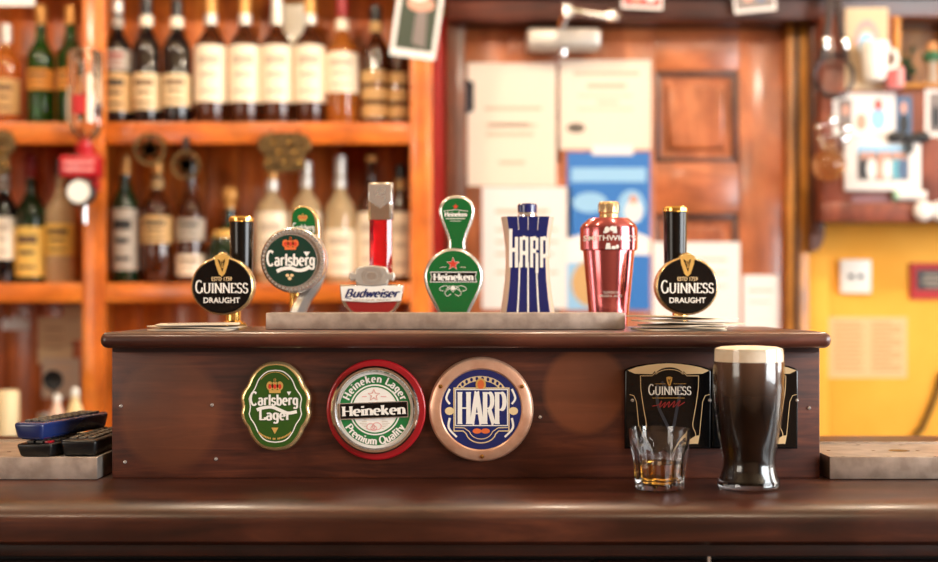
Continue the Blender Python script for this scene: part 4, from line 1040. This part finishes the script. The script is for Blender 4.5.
# hanging brasses below the upper shelf
def brass_ring(px,py,r,label):
    D=3.185; t=thing('hanging_brass',label,'ornament',(WX(px,D),D,0)); z=WZ(py,D)
    m=MB(); m.lathe([(r*.78,-.003),(r*.78,.003),(r,.003),(r,-.003)],M_brasso,40,(0,0,z),axis='y',close=True); m.build('ring',t)
    m=MB(); m.poly(star(0,z,r*.8,.5),-.002,M_brasso); m.prism(star(0,z,r*.79,.45),-.002,.002,M_brasso); m.build('star',t)
    m=MB(); m.box(-.008,.008,-.002,.002,z+r*.95,1.70,M_leather,.0008); m.build('strap',t)
brass_ring(150,149,.040,'round brass ornament hanging above the round-bodied brown bottle')
brass_ring(186,165,.036,'round brass ornament hanging low above the two-label brown bottle')
def plaque(x0,x1,y0,y1,label):
    D=3.185; cx=(x0+x1)/2; t=thing('cast_plaque',label,'plaque',(WX(cx,D),D,0)); w=(x1-x0)/2*D/F; z0,z1=WZ(y1,D),WZ(y0,D); h=z1-z0
    o=[(-w*.8,z0+h*.1),(-w*.4,z0),(w*.4,z0),(w*.8,z0+h*.1),(w*.74,z0+h*.4),(w,z0+h*.6),(w*.9,z1-h*.1),(w*.4,z1),(-w*.4,z1),(-w*.9,z1-h*.1),(-w,z0+h*.6),(-w*.74,z0+h*.4)]
    m=MB(); m.prism(smoothpts(o,4,True),-.006,.006,M_brasso,.003); 
    for k in range(3):
        for j in range(7): m.lathe([(0,0),(.006,0),(.004,.004),(0,.005)],M_brass if (j+k)%3==0 else M_brasso,10,(-w*.6+j*w*.2,-.006,z0+h*(.25+.25*k)),axis='y')
    m.build('casting',t)
    m=MB(); 
    for s_ in (-1,1): m.box(s_*w*.5-.002,s_*w*.5+.002,-.001,.001,z1-.004,1.72,M_iron)
    m.build('hanger',t)
plaque(258,311,133,172,'ornate dark cast plaque hanging under the shelf above the round lager tap')
plaque(-30,15,130,176,'ornate dark cast plaque hanging under the shelf above the white-labelled bottle')

# pinned photo
def sheet(name,label,cat,x0,x1,y0,y1,D,paper,draw=None,rot=0,group=None,th=.0012,parent_y=None):
    """a flat sheet fixed to an upright surface at distance D"""
    cx,cy=(x0+x1)/2,(y0+y1)/2; t=thing(name,label,cat,(WX(cx,D),D,WZ(cy,D)),0,group); t.rotation_euler=(0,math.radians(rot),0)
    w,h=(x1-x0)/2*D/F,(y1-y0)/2*D/F
    m=MB(); m.box(-w,w,-th,0,-h,h,paper); m.build('sheet',t)
    if draw:
        m=MB(); draw(m,w,h,-th-.0004); m.build('print',t)
    return t
def R_(m,w,h,y,a,b,c,d,mt): m.poly([(a*w,c*h),(b*w,c*h),(b*w,d*h),(a*w,d*h)],y,mt)
M_ph1=mat('photo_dark_green',(56,66,54),.4); M_ph2=mat('photo_skin',(206,150,130),.4); M_ph3=mat('photo_blue',(70,96,130),.4); M_ph4=mat('photo_grey',(120,110,108),.4); M_ph5=mat('photo_red',(190,80,76),.4); M_ph6=mat('photo_teal',(90,160,180),.4)
def ph_a(m,w,h,y):
    R_(m,w,h,y,-.82,.82,-.78,.9,M_ph1); m.poly(ell(.05*w,.55*h,.6*w,.22*h,20),y-.0002,M_ph2); m.poly(ell(-.1*w,.75*h,.4*w,.12*h,16),y-.0003,M_white); m.poly([(-.1*w,-.6*h),(.5*w,-.7*h),(.35*w,.4*h),(-.1*w,.3*h)],y-.0003,M_ph4)
sheet('pinned_picture','tilted snapshot with white border pinned at the top of the shelf upright','photo',394,440,-12,58,3.1997,M_paperw,ph_a,rot=8)
sheet('shelf_card','small white card pinned at the top over the green bottles','card',-6,35,-14,6,3.1997,M_paperw)

# papers on the door
PD=3.4597
def lines(rows,mt):
    def f(m,w,h,y):
        for (z,a,b,t_) in rows: R_(m,w,h,y,a,b,z-t_,z+t_,mt)
    return f
sheet('notice','tall cream notice with three faint lines of print on the door','paper',467.5,556,63,186,PD,M_paper,lines([(.26,-.62,.68,.03),(-.0,-.55,.4,.03),(-.02,-.5,.56,.02),(-.16,-.58,.5,.03),(-.62,-.3,.3,.03)],M_inkl))
def cert(m,w,h,y):
    lines([(.70,-.7,.75,.05),(.42,-.4,.45,.06),(.05,-.2,.3,.03),(-.1,-.6,.6,.02),(.2,-.6,.6,.02)],M_inkl)(m,w,h,y)
    m.poly(ell(-.64*w,-.52*h,.2*w,.11*h,24),y,M_inkk); m.ringband(ell(-.64*w,-.52*h,.14*w,.075*h,20),ell(-.64*w,-.52*h,.11*w,.05*h,20),y-.0002,M_inkg)
    for q in (((-.95,-.93),(.96,.95)),): m.line([(-.93*w,-.95*h),(.93*w,-.95*h),(.93*w,.95*h),(-.93*w,.95*h)],.0015,y,M_inkl,True)
sheet('certificate','cream certificate with a dark oval seal on the door','paper',559.5,651,60,149.5,PD,M_paper,cert)
def post(m,w,h,y):
    R_(m,w,h,y,-.9,.9,.62,.80,M_posterl)
    m.polys(sans('awkward',-.88*w,.5*w,.64*h,.86*h,.01) if False else [],y,M_white)
    m.poly(ell(-.45*w,.36*h,.42*w,.13*h,20),y-.0002,M_posterl); m.poly(ell(.55*w,.3*h,.34*w,.22*h,20),y-.0002,M_posterl); m.poly(ell(.6*w,.25*h,.2*w,.14*h,16),y-.0004,M_paperw); m.poly(ell(.6*w,.40*h,.1*w,.06*h,12),y-.0006,M_ph2)
    R_(m,w,h,y-.0001,-1,1,-1.0,-.16,M_posterl); m.poly([(-1*w,-.1*h),(-.5*w,-.02*h),(0,-.16*h),(.6*w,.0),(1*w,-.1*h),(1*w,-.3*h),(-1*w,-.4*h)],y-.0003,M_white)
    m.poly(ell(-.4*w,-.66*h,.5*w,.3*h,20),y-.0004,M_labd); R_(m,w,h,y-.0005,.1,1,-1,-.3,M_poster)
sheet('poster','blue and white poster on the door behind the maroon tap','poster',567,650,152,310,PD,M_poster,post)
sheet('taped_slip','small white slip of paper taped over the top of the blue poster','paper',592,633,145,155,PD-.0022,M_paperw)
sheet('notice','white sheet on the door behind the blue striped tap','paper',482,571,187,309,PD,M_paperw,lines([(.6,-.7,.5,.03),(.3,-.7,.7,.02),(.1,-.7,.7,.02),(-.1,-.7,.6,.02),(-.4,-.7,.7,.02)],M_inkl))
sheet('notice','white sheet on the door behind the plain-handled stout tap','paper',653,740,242,330,PD,M_paperw,lines([(.6,-.7,.7,.03),(.3,-.7,.7,.02),(.0,-.6,.7,.02)],M_inkl))
sheet('notice','narrow white card on the door stile, right of all the door papers','paper',743,778,275,352,3.4597,M_paperw,lines([(.6,-.7,.7,.03),(.3,-.7,.5,.02)],M_inkl))

# door closer
D=3.43; t=thing('door_closer','silver door closer with folding arm at the top of the door','door closer',(WX(562,D),3.46,0)); X=lambda a:WX(a,D)-WX(562,D)
m=MB(); m.box(X(526),X(599),-.09,-.0005,WZ(52,D),WZ(32,D),M_alu,.012,3); m.build('body',t)
m=MB(); m.lathe([(.011,WZ(58,D)),(.013,WZ(52,D)),(.013,WZ(30,D)),(.009,WZ(27,D))],M_chrome,20,(0,-.06,0)); m.build('spindle',t)
E=3.28; XE=lambda a:WX(a,E)-WX(562,D); e=E-3.46
m=MB(); m.tube([(0,-.06,WZ(27,D)),(XE(562),-.155,WZ(24,E)),(XE(566),e,WZ(12,E))],.009,M_chrome,10); m.tube([(XE(566),e,WZ(10,E)),(XE(592),e,WZ(14,E)),(XE(620),e,WZ(17,E))],.008,M_chrome,10)
m.lathe([(0,-.014),(.014,-.014),(.014,.014),(0,.014)],M_chrome,16,(XE(567),e,WZ(11,E))); m.lathe([(0,-.012),(.014,-.012),(.014,.012),(0,.012)],M_chrome,16,(XE(612),e,WZ(16,E))); m.tube([(XE(612),e,WZ(16,E)),(XE(612),-.1245,WZ(8,E))],.007,M_chrome,10); m.build('arm',t)
# photos along the beam
def ph_b(m,w,h,y): R_(m,w,h,y,-.9,.9,-.8,.9,M_ph5); m.poly(ell(-.3*w,0,.3*w,.6*h,14),y-.0002,M_ph2); m.poly(ell(.4*w,.1*h,.3*w,.6*h,14),y-.0002,M_paperw)
def ph_c(m,w,h,y): R_(m,w,h,y,-.9,.9,-.8,.9,M_ph4); m.poly(ell(-.3*w,.2*h,.25*w,.6*h,14),y-.0002,M_ph2); m.poly(ell(.3*w,.1*h,.3*w,.6*h,14),y-.0002,M_ph3)
sheet('snapshot_picture','reddish snapshot on the dark beam above the certificate','photo',622,663,-20,9,3.3348,M_paperw,ph_b,rot=3)
sheet('snapshot_picture','grey snapshot on the dark beam above the golden door trim','photo',733,775,-22,12,3.3348,M_paperw,ph_c,rot=-6)

# ================================================================== shelf unit on the yellow wall
DC=3.34; X0=WX(822,DC); M_cab=wood('wall_unit_wood', [(84,36,24),(126,62,42),(150,84,58)], (14,14,4), rough=.42, coat=.25, bump=.1)
cab=thing('shelf_unit','dark wooden wall unit covered with snapshots above the yellow wall','wall unit',(0,DC,0))
zb=WZ(221,DC)
nx0=WX(898,DC); nz0=WZ(84,DC); nz1=WZ(17,DC); xe=1.40
m=MB(); m.box(X0,nx0,0,.158,zb,2.03,M_cab,.003); m.box(nx0,xe,0,.158,zb,nz0,M_cab,.003); m.box(nx0,xe,0,.158,nz1,2.03,M_cab,.003); m.box(xe-.1,xe,0.001,.158,nz0,nz1,M_cab); m.build('carcass',cab)
m=MB(); m.box(X0-.006,xe,-.02,.0,zb-.004,WZ(203,DC),M_cab,.006); m.build('bottom_rail',cab)
m=MB(); m.box(nx0,xe-.1,.14,.157,nz0,nz1,M_gold); m.box(nx0-.012,nx0+.004,-.012,.14,nz0,nz1,M_gold,.003); m.box(nx0-.012,xe,-.012,.14,nz0-.012,nz0+.002,M_gold,.003); m.build('niche_lining',cab)
for a in (923,939):
    m=MB(); m.lathe([(0,-.0),(.014,0),(.024,.008),(.026,.016),(.018,.026),(0,.03)],M_paperw,24,axis='y'); m.v=[(x_,y_,z_) for x_,y_,z_ in m.v]
    q=m.build('knob',cab); q.location=(WX(a,DC-.03),-.02,WZ(211,DC-.03))
DF=3.3398
def ph_d(m,w,h,y):
    R_(m,w,h,y,-.8,.8,-.72,.74,M_paperw)
    R_(m,w,h,y-.0001,-.84,-.4,-.7,.7,M_ph4); m.poly(ell(-.1*w,-.35*h,.18*w,.4*h,14),y-.0003,M_ph2); m.poly(ell(.45*w,-.2*h,.26*w,.55*h,14),y-.0003,M_posterl); m.poly(ell(.45*w,.45*h,.14*w,.26*h,12),y-.0005,M_ph5); m.poly(ell(-.6*w,.2*h,.12*w,.26*h,12),y-.0004,M_ph2)
sheet('snapshot_picture','white-bordered snapshot of two people above the framed group photo','photo',833,895,93,136,DF,M_paperw,ph_d)
def ph_e(m,w,h,y): R_(m,w,h,y,-.9,.9,-.9,.9,M_ph3); m.poly(ell(0,.4*h,.35*w,.3*h,14),y-.0002,M_ph2); m.poly(ell(0,-.4*h,.6*w,.5*h,14),y-.0003,M_blackm)
sheet('snapshot_picture','narrow dark snapshot of a person beside the white-bordered one','photo',895,912,96,136,DF,M_ph3,ph_e)
sheet('snapshot_picture','white-bordered dark snapshot at the niche end of the wall unit','photo',925,952,88,137,DF,M_paperw,lambda m,w,h,y:(R_(m,w,h,y,-.7,.9,-.8,.8,M_ph4),m.poly(ell(-.2*w,-.2*h,.3*w,.5*h,14),y-.0002,M_blackm)))
t=thing('framed_photo','group photo in a wide white mount on the wall unit','photo',(WX(881.5,DF),DF,WZ(164,DF))); w,h=38*DF/F,27*DF/F
m=MB(); m.box(-w,w,-.012,0,-h,h,M_paperw,.002); m.build('frame',t)
m=MB(); y=-.0126; R_(m,w,h,y,-.68,.68,-.62,.66,M_ph4)
for i,(cx,mt) in enumerate(((-.5,M_blackm),(-.3,M_paperw),(-.05,M_ph2),(.12,M_paperw),(.34,M_ph6),(.52,M_ph3))): m.poly(ell(cx*w,-.2*h,.13*w,.42*h,14),y-.0002*(i+1),mt); m.poly(ell(cx*w,.3*h,.07*w,.16*h,12),y-.0016,M_ph2)
R_(m,w,h,y-.0001,-.68,.68,.4,.66,M_posterl); m.build('photo',t)
# bow, roll, strip, stirrup, print, mug, pink box, bulb
t=thing('ribbon_bow','black ribbon bow over the corner of the framed group photo','bow',(WX(906,DF),DF-.02,WZ(138,DF)))
m=MB()
for s_ in (-1,1): m.loft([[(s_*(.003+a),.0+.006*math.cos(b),.014*k*math.sin(b)) for b in [2*PI*i/10 for i in range(10)]] for a,k in ((0,.4),(.02,1),(.04,1.1),(.05,.6))],M_blackm,True)
m.build('loops',t); m=MB(); m.box(-.006,.006,-.008,.008,-.008,.008,M_blackm,.003); m.box(-.01,-.002,-.002,.004,-.045,0,M_blackm); m.box(.004,.012,-.002,.004,-.04,0,M_blackm); m.box(-.004,.004,.004,.0195,-.004,.004,M_blackm); m.build('knot',t)
t=thing('paper_roll','small white roll stuck on the wall unit under the framed photo','roll',(WX(908,DF),DF-.0135,WZ(196,DF)))
m=MB(); m.lathe([(0,-.04),(.013,-.04),(.013,.04),(0,.04)],M_paperw,24,axis='x'); m.v=[(z_,y_,x_) if False else (x_,y_,z_) for x_,y_,z_ in m.v]; m.build('roll',t); m=MB(); m.lathe([(.0134,-.041),(.0134,-.030)],mat('pale_green_paper',(170,210,180),.6),24,axis='x'); m.build('band',t)
sheet('nameplate','mauve strip plate below the framed group photo','plate',852,890,196,203,DF,mat('mauve_plate',(122,84,92),.4),th=.003)
D=3.30; t=thing('stirrup','dark iron stirrup with leather strap hanging on the wall unit','stirrup',(WX(834,D),D,0)); X=lambda a:WX(a,D)-WX(834,D)
lp=[(X(834+19*math.sin(a)),0,WZ(76-21*math.cos(a)*(1.0),D)) for a in [2*PI*i/36 for i in range(37)]]
m=MB(); m.tube(lp,.0055,M_iron,10); m.box(X(822),X(846),-.012,.012,WZ(96,D)-.004,WZ(94,D)+.002,M_iron,.003); m.build('iron_loop',t)
m=MB(); 
for s_ in (-1,1): m.tube([(X(834+s_*3),.0,WZ(-10,D)),(X(834+s_*6),0,WZ(25,D)),(X(834+s_*9),0,WZ(44,D)),(X(834+s_*12),0,WZ(58,D))],.010,M_leather,10)
m.build('strap',t)
for s_ in (-1,1):
    m=MB(); m.box(X(834+s_*10)-.008,X(834+s_*10)+.008,-.014,.012,WZ(50,D),WZ(38,D),M_chrome,.004); m.build('buckle',t)
m=MB(); m.box(-.012,.012,-.008,.04,WZ(-8,D),WZ(-14,D),M_leather,.003); m.build('hanger',t)
def pr_(m,w,h,y):
    m.ringband([(w*.0+w*.62*math.cos(math.radians(a)),h*.1+h*.62*math.sin(math.radians(a))) for a in range(10,171,10)]+[(-w*.6,h*.1)],[(w*.45*math.cos(math.radians(a)),h*.1+h*.42*math.sin(math.radians(a))) for a in range(10,171,10)]+[(-w*.45,h*.1)],y,M_pink); m.poly(ell(0,h*.1,.4*w,.3*h,18),y-.0002,M_posterl)
sheet('print','cream print with a pink arch behind the white mug','print',845,888,8,90,DF,mat('tan_print',(206,182,150),.7),pr_)
t=thing('pottery_mug','white pottery mug hung on the cream print','mug',(WX(876,3.29),3.30,WZ(80,3.29)))
m=MB(); m.lathe([(0,0),(.022,0),(.028,.01),(.031,.05),(.036,.095),(.033,.095),(.028,.05),(.02,.012),(0,.01)],M_white,36); m.build('cup',t)
m=MB(); m.tube([(.030,0,.03),(.05,0,.035),(.056,0,.055),(.05,0,.075),(.034,0,.08)],.006,M_white,10); m.tube([(0,.03,.07),(0,.0375,.07)],.006,M_iron,10); m.build('handle',t)
t=thing('pink_tin','small pink tin beside the white mug','tin',(WX(896,3.31),3.317,WZ(88,3.31)))
m=MB(); m.box(-.022,.018,-.02,.02,0,.052,M_pink,.004); m.build('body',t); m=MB(); m.box(-.0225,.0,-.0205,-.0200,.004,.048,M_ph5); m.build('panel',t)
t=thing('glass_bulb','clear round bulb with tilted glass tubes beside the framed group photo','bulb',(WX(829,3.28),3.28,WZ(165,3.28)))
m=MB(); m.lathe([(0,-.042)]+[(.042*math.cos(math.radians(a)),.042*math.sin(math.radians(a))) for a in range(-80,65,8)]+[(.018,.046),(.016,.06),(0,.061)],mat('amber_bulb_glass',(244,190,124),.0,trans=.9),36); m.build('globe',t)
m=MB()
for (a,b,c,d) in ((-.016,.040,.036,.066),(-.026,.062,.040,.092),(-.032,.088,.006,.112)): m.tube([(a,0,b),(c,.004,d)],.0125,M_tglass,14); m.tube([(c-.004,.004,d-.002),(c+.008,.005,d+.004)],.0135,M_chrome,14); m.tube([(a,0,b),(a+.006,0,b+.003)],.0135,M_chrome,14)
m.tube([(.036,.004,.066),(.05,.058,.07)],.005,M_chrome,8); m.build('tube_mount',t)
# figurine in the niche
t=thing('figurine','small green and white figurine standing in the golden niche','figurine',(WX(931,3.40),3.39,nz0+.0025))
m=MB(); m.lathe([(0,0),(.016,0),(.014,.02),(.010,.05),(.014,.07),(.010,.088),(0,.09)],M_labg,24); m.build('robe',t); m=MB(); m.lathe([(0,.086),(.012,.092),(.014,.102),(.009,.114),(0,.116)],mat('clay_skin',(214,150,96),.6),20); m.build('head',t)
m=MB(); m.lathe([(0,.06),(.02,.064),(.026,.078),(.018,.09),(0,.092)],mat('figurine_green',(60,110,80),.5),20,(0,.004,0)); m.build('shawl',t)
t=thing('niche_plant','dark green sprig in a small pot in the golden niche','plant',(WX(908,3.42),3.435,nz0+.0025))
m=MB(); m.lathe([(0,0),(.014,0),(.018,.03),(.015,.03),(0,.026)],M_leather,20); m.build('pot',t)
m=MB(); 
for k in range(16):
    a=k*2.4; r=.008+.022*random.random(); z=.04+.07*random.random(); x_,y_=r*math.cos(a),r*math.sin(a)
    m.tube([(0,0,.02),(x_*.5,y_*.5,z*.7),(x_,y_,z)],.0018,mat('leaf_green',(36,66,34),.5),5); m.lathe([(0,-.012),(.006,-.004),(.006,.004),(0,.012)],mat('leaf_green'),6,(x_,y_,z))
m.build('sprig',t)

# ================================================================== on the yellow wall
YW=3.4999
t=thing('socket_plate','white double wall plate with two dark sockets on the yellow wall','socket',(WX(854.5,YW),YW,WZ(276.5,YW))); w=15.5*YW/F; h=17*YW/F
m=MB(); m.box(-w,w,-.014,0,-h,h,M_white,.004); m.build('plate',t)
for s_ in (-1,1):
    m=MB(); m.box(s_*.013-.007,s_*.013+.007,-.0150,-.0138,-.006,.006,M_blackm,.001); m.build('socket_hole',t)
def sgn(m,w,h,y): 
    R_(m,w,h,y,-.72,.9,-.5,.62,M_blackm); R_(m,w,h,y-.0002,-.4,.6,.2,.38,M_inkg); R_(m,w,h,y-.0002,-.5,.5,-.1,.08,M_inkg); R_(m,w,h,y-.0002,-.3,.5,-.34,-.2,M_inkg)
sheet('framed_sign','small red framed sign with dark centre on the yellow wall','sign',910,952,263,299,YW,M_redm,sgn,th=.008)
rows=[(.8-.14*k,-.85,-.1 if k%2 else -.2,.03) for k in range(12)]+[(.8-.14*k,.1,.85 if k%3 else .6,.03) for k in range(12)]
sheet('mounted_notice','pale printed notice in two columns on the yellow wall','paper',828,907,317,378,YW,mat('pale_notice',(222,190,140),.8),lines(rows,mat('notice_print',(190,150,104),.8)))
t=thing('power_cable','thin black cable running down the yellow wall','cable',(0,0,0))
m=MB(); m.tube(smoothpts([(WX(942,3.49),3.49,WZ(372,3.49)),(WX(935,3.49),3.49,WZ(398,3.49)),(WX(922,3.49),3.49,WZ(428,3.49)),(WX(914,3.49),3.49,WZ(446,3.49)),(WX(905,3.49),3.49,.6)],5),.006,M_blackm,8); m.build('cord',t)

# ================================================================== on and over the back counter
YP=3.449
M_tanp=mat('aged_paper',(250,226,186),.8)
sheet('pinned_note','aged tan sheet pinned to the boarding below the shelves','paper',38,73,317,364,YP,M_tanp,lines([(.5,-.6,.6,.04),(.1,-.6,.6,.03),(-.3,-.6,.4,.03)],M_labd))
sheet('pinned_note','lower cream sheet pinned behind the black ladle','paper',42,80,358,398,YP-.003,M_paper,lines([(.5,-.6,.6,.03),(.0,-.6,.6,.03)],M_tanp))
sheet('pinned_note','small tan card pinned beside the shelf upright','paper',63,83,305,340,YP-.003,M_tanp,lines([(.2,-.6,.6,.03)],M_labd))
t=thing('crown_sign','small white crown-shaped plate on the pine boarding','sign',(WX(17,YP),YP,WZ(322,YP))); s=YP/F
m=MB(); m.prism([(-15*s,-8*s),(13*s,-8*s),(14*s,2*s),(8*s,1*s),(6*s,9*s),(2*s,2*s),(-2*s,9*s),(-6*s,2*s),(-11*s,5*s),(-15*s,1*s)],-.004,0,M_white,.001); m.build('plate',t)
D=3.08; t=thing('candle','thick cream candle standing on the back counter','candle',(WX(8,D),D,.9305))
m=MB(); m.lathe([(0,0),(.026,0),(.027,.004),(.026,.150),(.022,.156),(.012,.152),(0,.151)],M_candle,32); m.build('wax',t); m=MB(); m.tube([(0,0,.15),(.001,0,.166)],.0012,M_blackm,6); m.build('wick',t)
D=3.10; t=thing('utensil_jar','steel jar holding a black ladle on the back counter','jar',(WX(54,D),D,.9305))
m=MB(); m.lathe([(0,0),(.036,0),(.038,.004),(.038,.10),(.0365,.10),(.036,.006),(0,.005)],M_steel,32); m.build('jar',t)
t=thing('ladle','black ladle standing upright in the steel jar','ladle',(WX(54,D),D,.938))
m=MB(); z=WZ(380,D)-.938; m.tube([(.004,0,0),(.0,0,z-.01)],.005,M_blackm,10); m.build('handle',t); m=MB(); m.lathe([(0,-.006),(.016,-.005),(.023,.002),(.024,.008),(.020,.008),(0,.001)],M_blackm,24,(0,0,z),axis='y'); m.build('bowl',t)
def small_bottle(px,col,label,hh):
    D=3.06; t=thing('sauce_bottle',label,'bottle',(WX(px,D),D,.9305))
    m=MB(); m.lathe([(0,0),(.019,0),(.021,.004),(.021,hh*.6),(.016,hh*.7),(.008,hh*.85),(.008,hh*.92),(0,hh*.92)],col,28); m.build('body',t); m=MB(); m.lathe([(0,hh*.88),(.010,hh*.88),(.009,hh*.97),(.003,hh),(0,hh)],M_white,20); m.build('nozzle',t)
small_bottle(57,mat('pale_pink_plastic',(236,200,180),.4),'small pink squeeze bottle in front of the steel jar',.15)
small_bottle(75,mat('pale_yellow_plastic',(240,214,160),.4),'small yellow squeeze bottle beside the shelf upright',.165)

# ================================================================== light
def area(name,loc,target,sx,sy,power,col):
    l=bpy.data.lights.new(name,'AREA'); l.shape='RECTANGLE'; l.size=sx; l.size_y=sy; l.energy=power; l.color=col
    o=bpy.data.objects.new(name,l); COL.objects.link(o); o.location=loc
    d=Vector(target)-Vector(loc); o.rotation_euler=d.to_track_quat('-Z','Y').to_euler(); return o
area('window_daylight',(3.02,-.17,1.77),(0,-.17,1.72),2.3,1.6,170,(.95,.98,1.0))
area('rear_fill_light',(3.02,2.1,1.7),(0,2.6,1.5),1.0,1.2,45,(1,.97,.92))  # added fill for the yellow wall and tap sides, no window known there
area('window_daylight_left',(-2.82,-.9,1.65),(0,1.4,1.3),1.4,1.3,35,(1,.9,.78))
def lamp(x,y,z,p,r=.035,col=(1,.84,.64)):
    l=bpy.data.lights.new('ceiling_lamp','POINT'); l.energy=p; l.shadow_soft_size=r; l.color=col
    o=bpy.data.objects.new('ceiling_lamp',l); COL.objects.link(o); o.location=(x,y,z)
for x in (-1.3,-.55,.2,.95,1.6): lamp(x,2.35,2.45,18)
for x in (-.85,.55): lamp(x,.8,2.5,17)
w=bpy.data.worlds.new('room_air'); S.world=w; w.use_nodes=True
w.node_tree.nodes['Background'].inputs[0].default_value=(1,.93,.85,1); w.node_tree.nodes['Background'].inputs[1].default_value=.15

# ================================================================== camera
cd=bpy.data.cameras.new('camera'); cam=bpy.data.objects.new('camera',cd); COL.objects.link(cam); S.camera=cam
cam.location=(0,0,EYE); cam.rotation_euler=(PI/2,0,0)
cd.sensor_width=36; cd.lens=F*36/938; cd.shift_y=(HY-281)/938
cd.clip_start=.05; cd.clip_end=50
cd.dof.use_dof=True; cd.dof.focus_distance=1.46; cd.dof.aperture_fstop=50.0/1000/.0165; cd.dof.aperture_blades=0
v=S.view_settings; v.view_transform='Standard'; v.look='None'; v.gamma=1; v.exposure=0.0; v.use_curve_mapping=False
c=S.cycles; c.use_denoising=True; c.max_bounces=10; c.transmission_bounces=8; c.transparent_max_bounces=12; c.caustics_reflective=False; c.caustics_refractive=True; c.sample_clamp_indirect=6
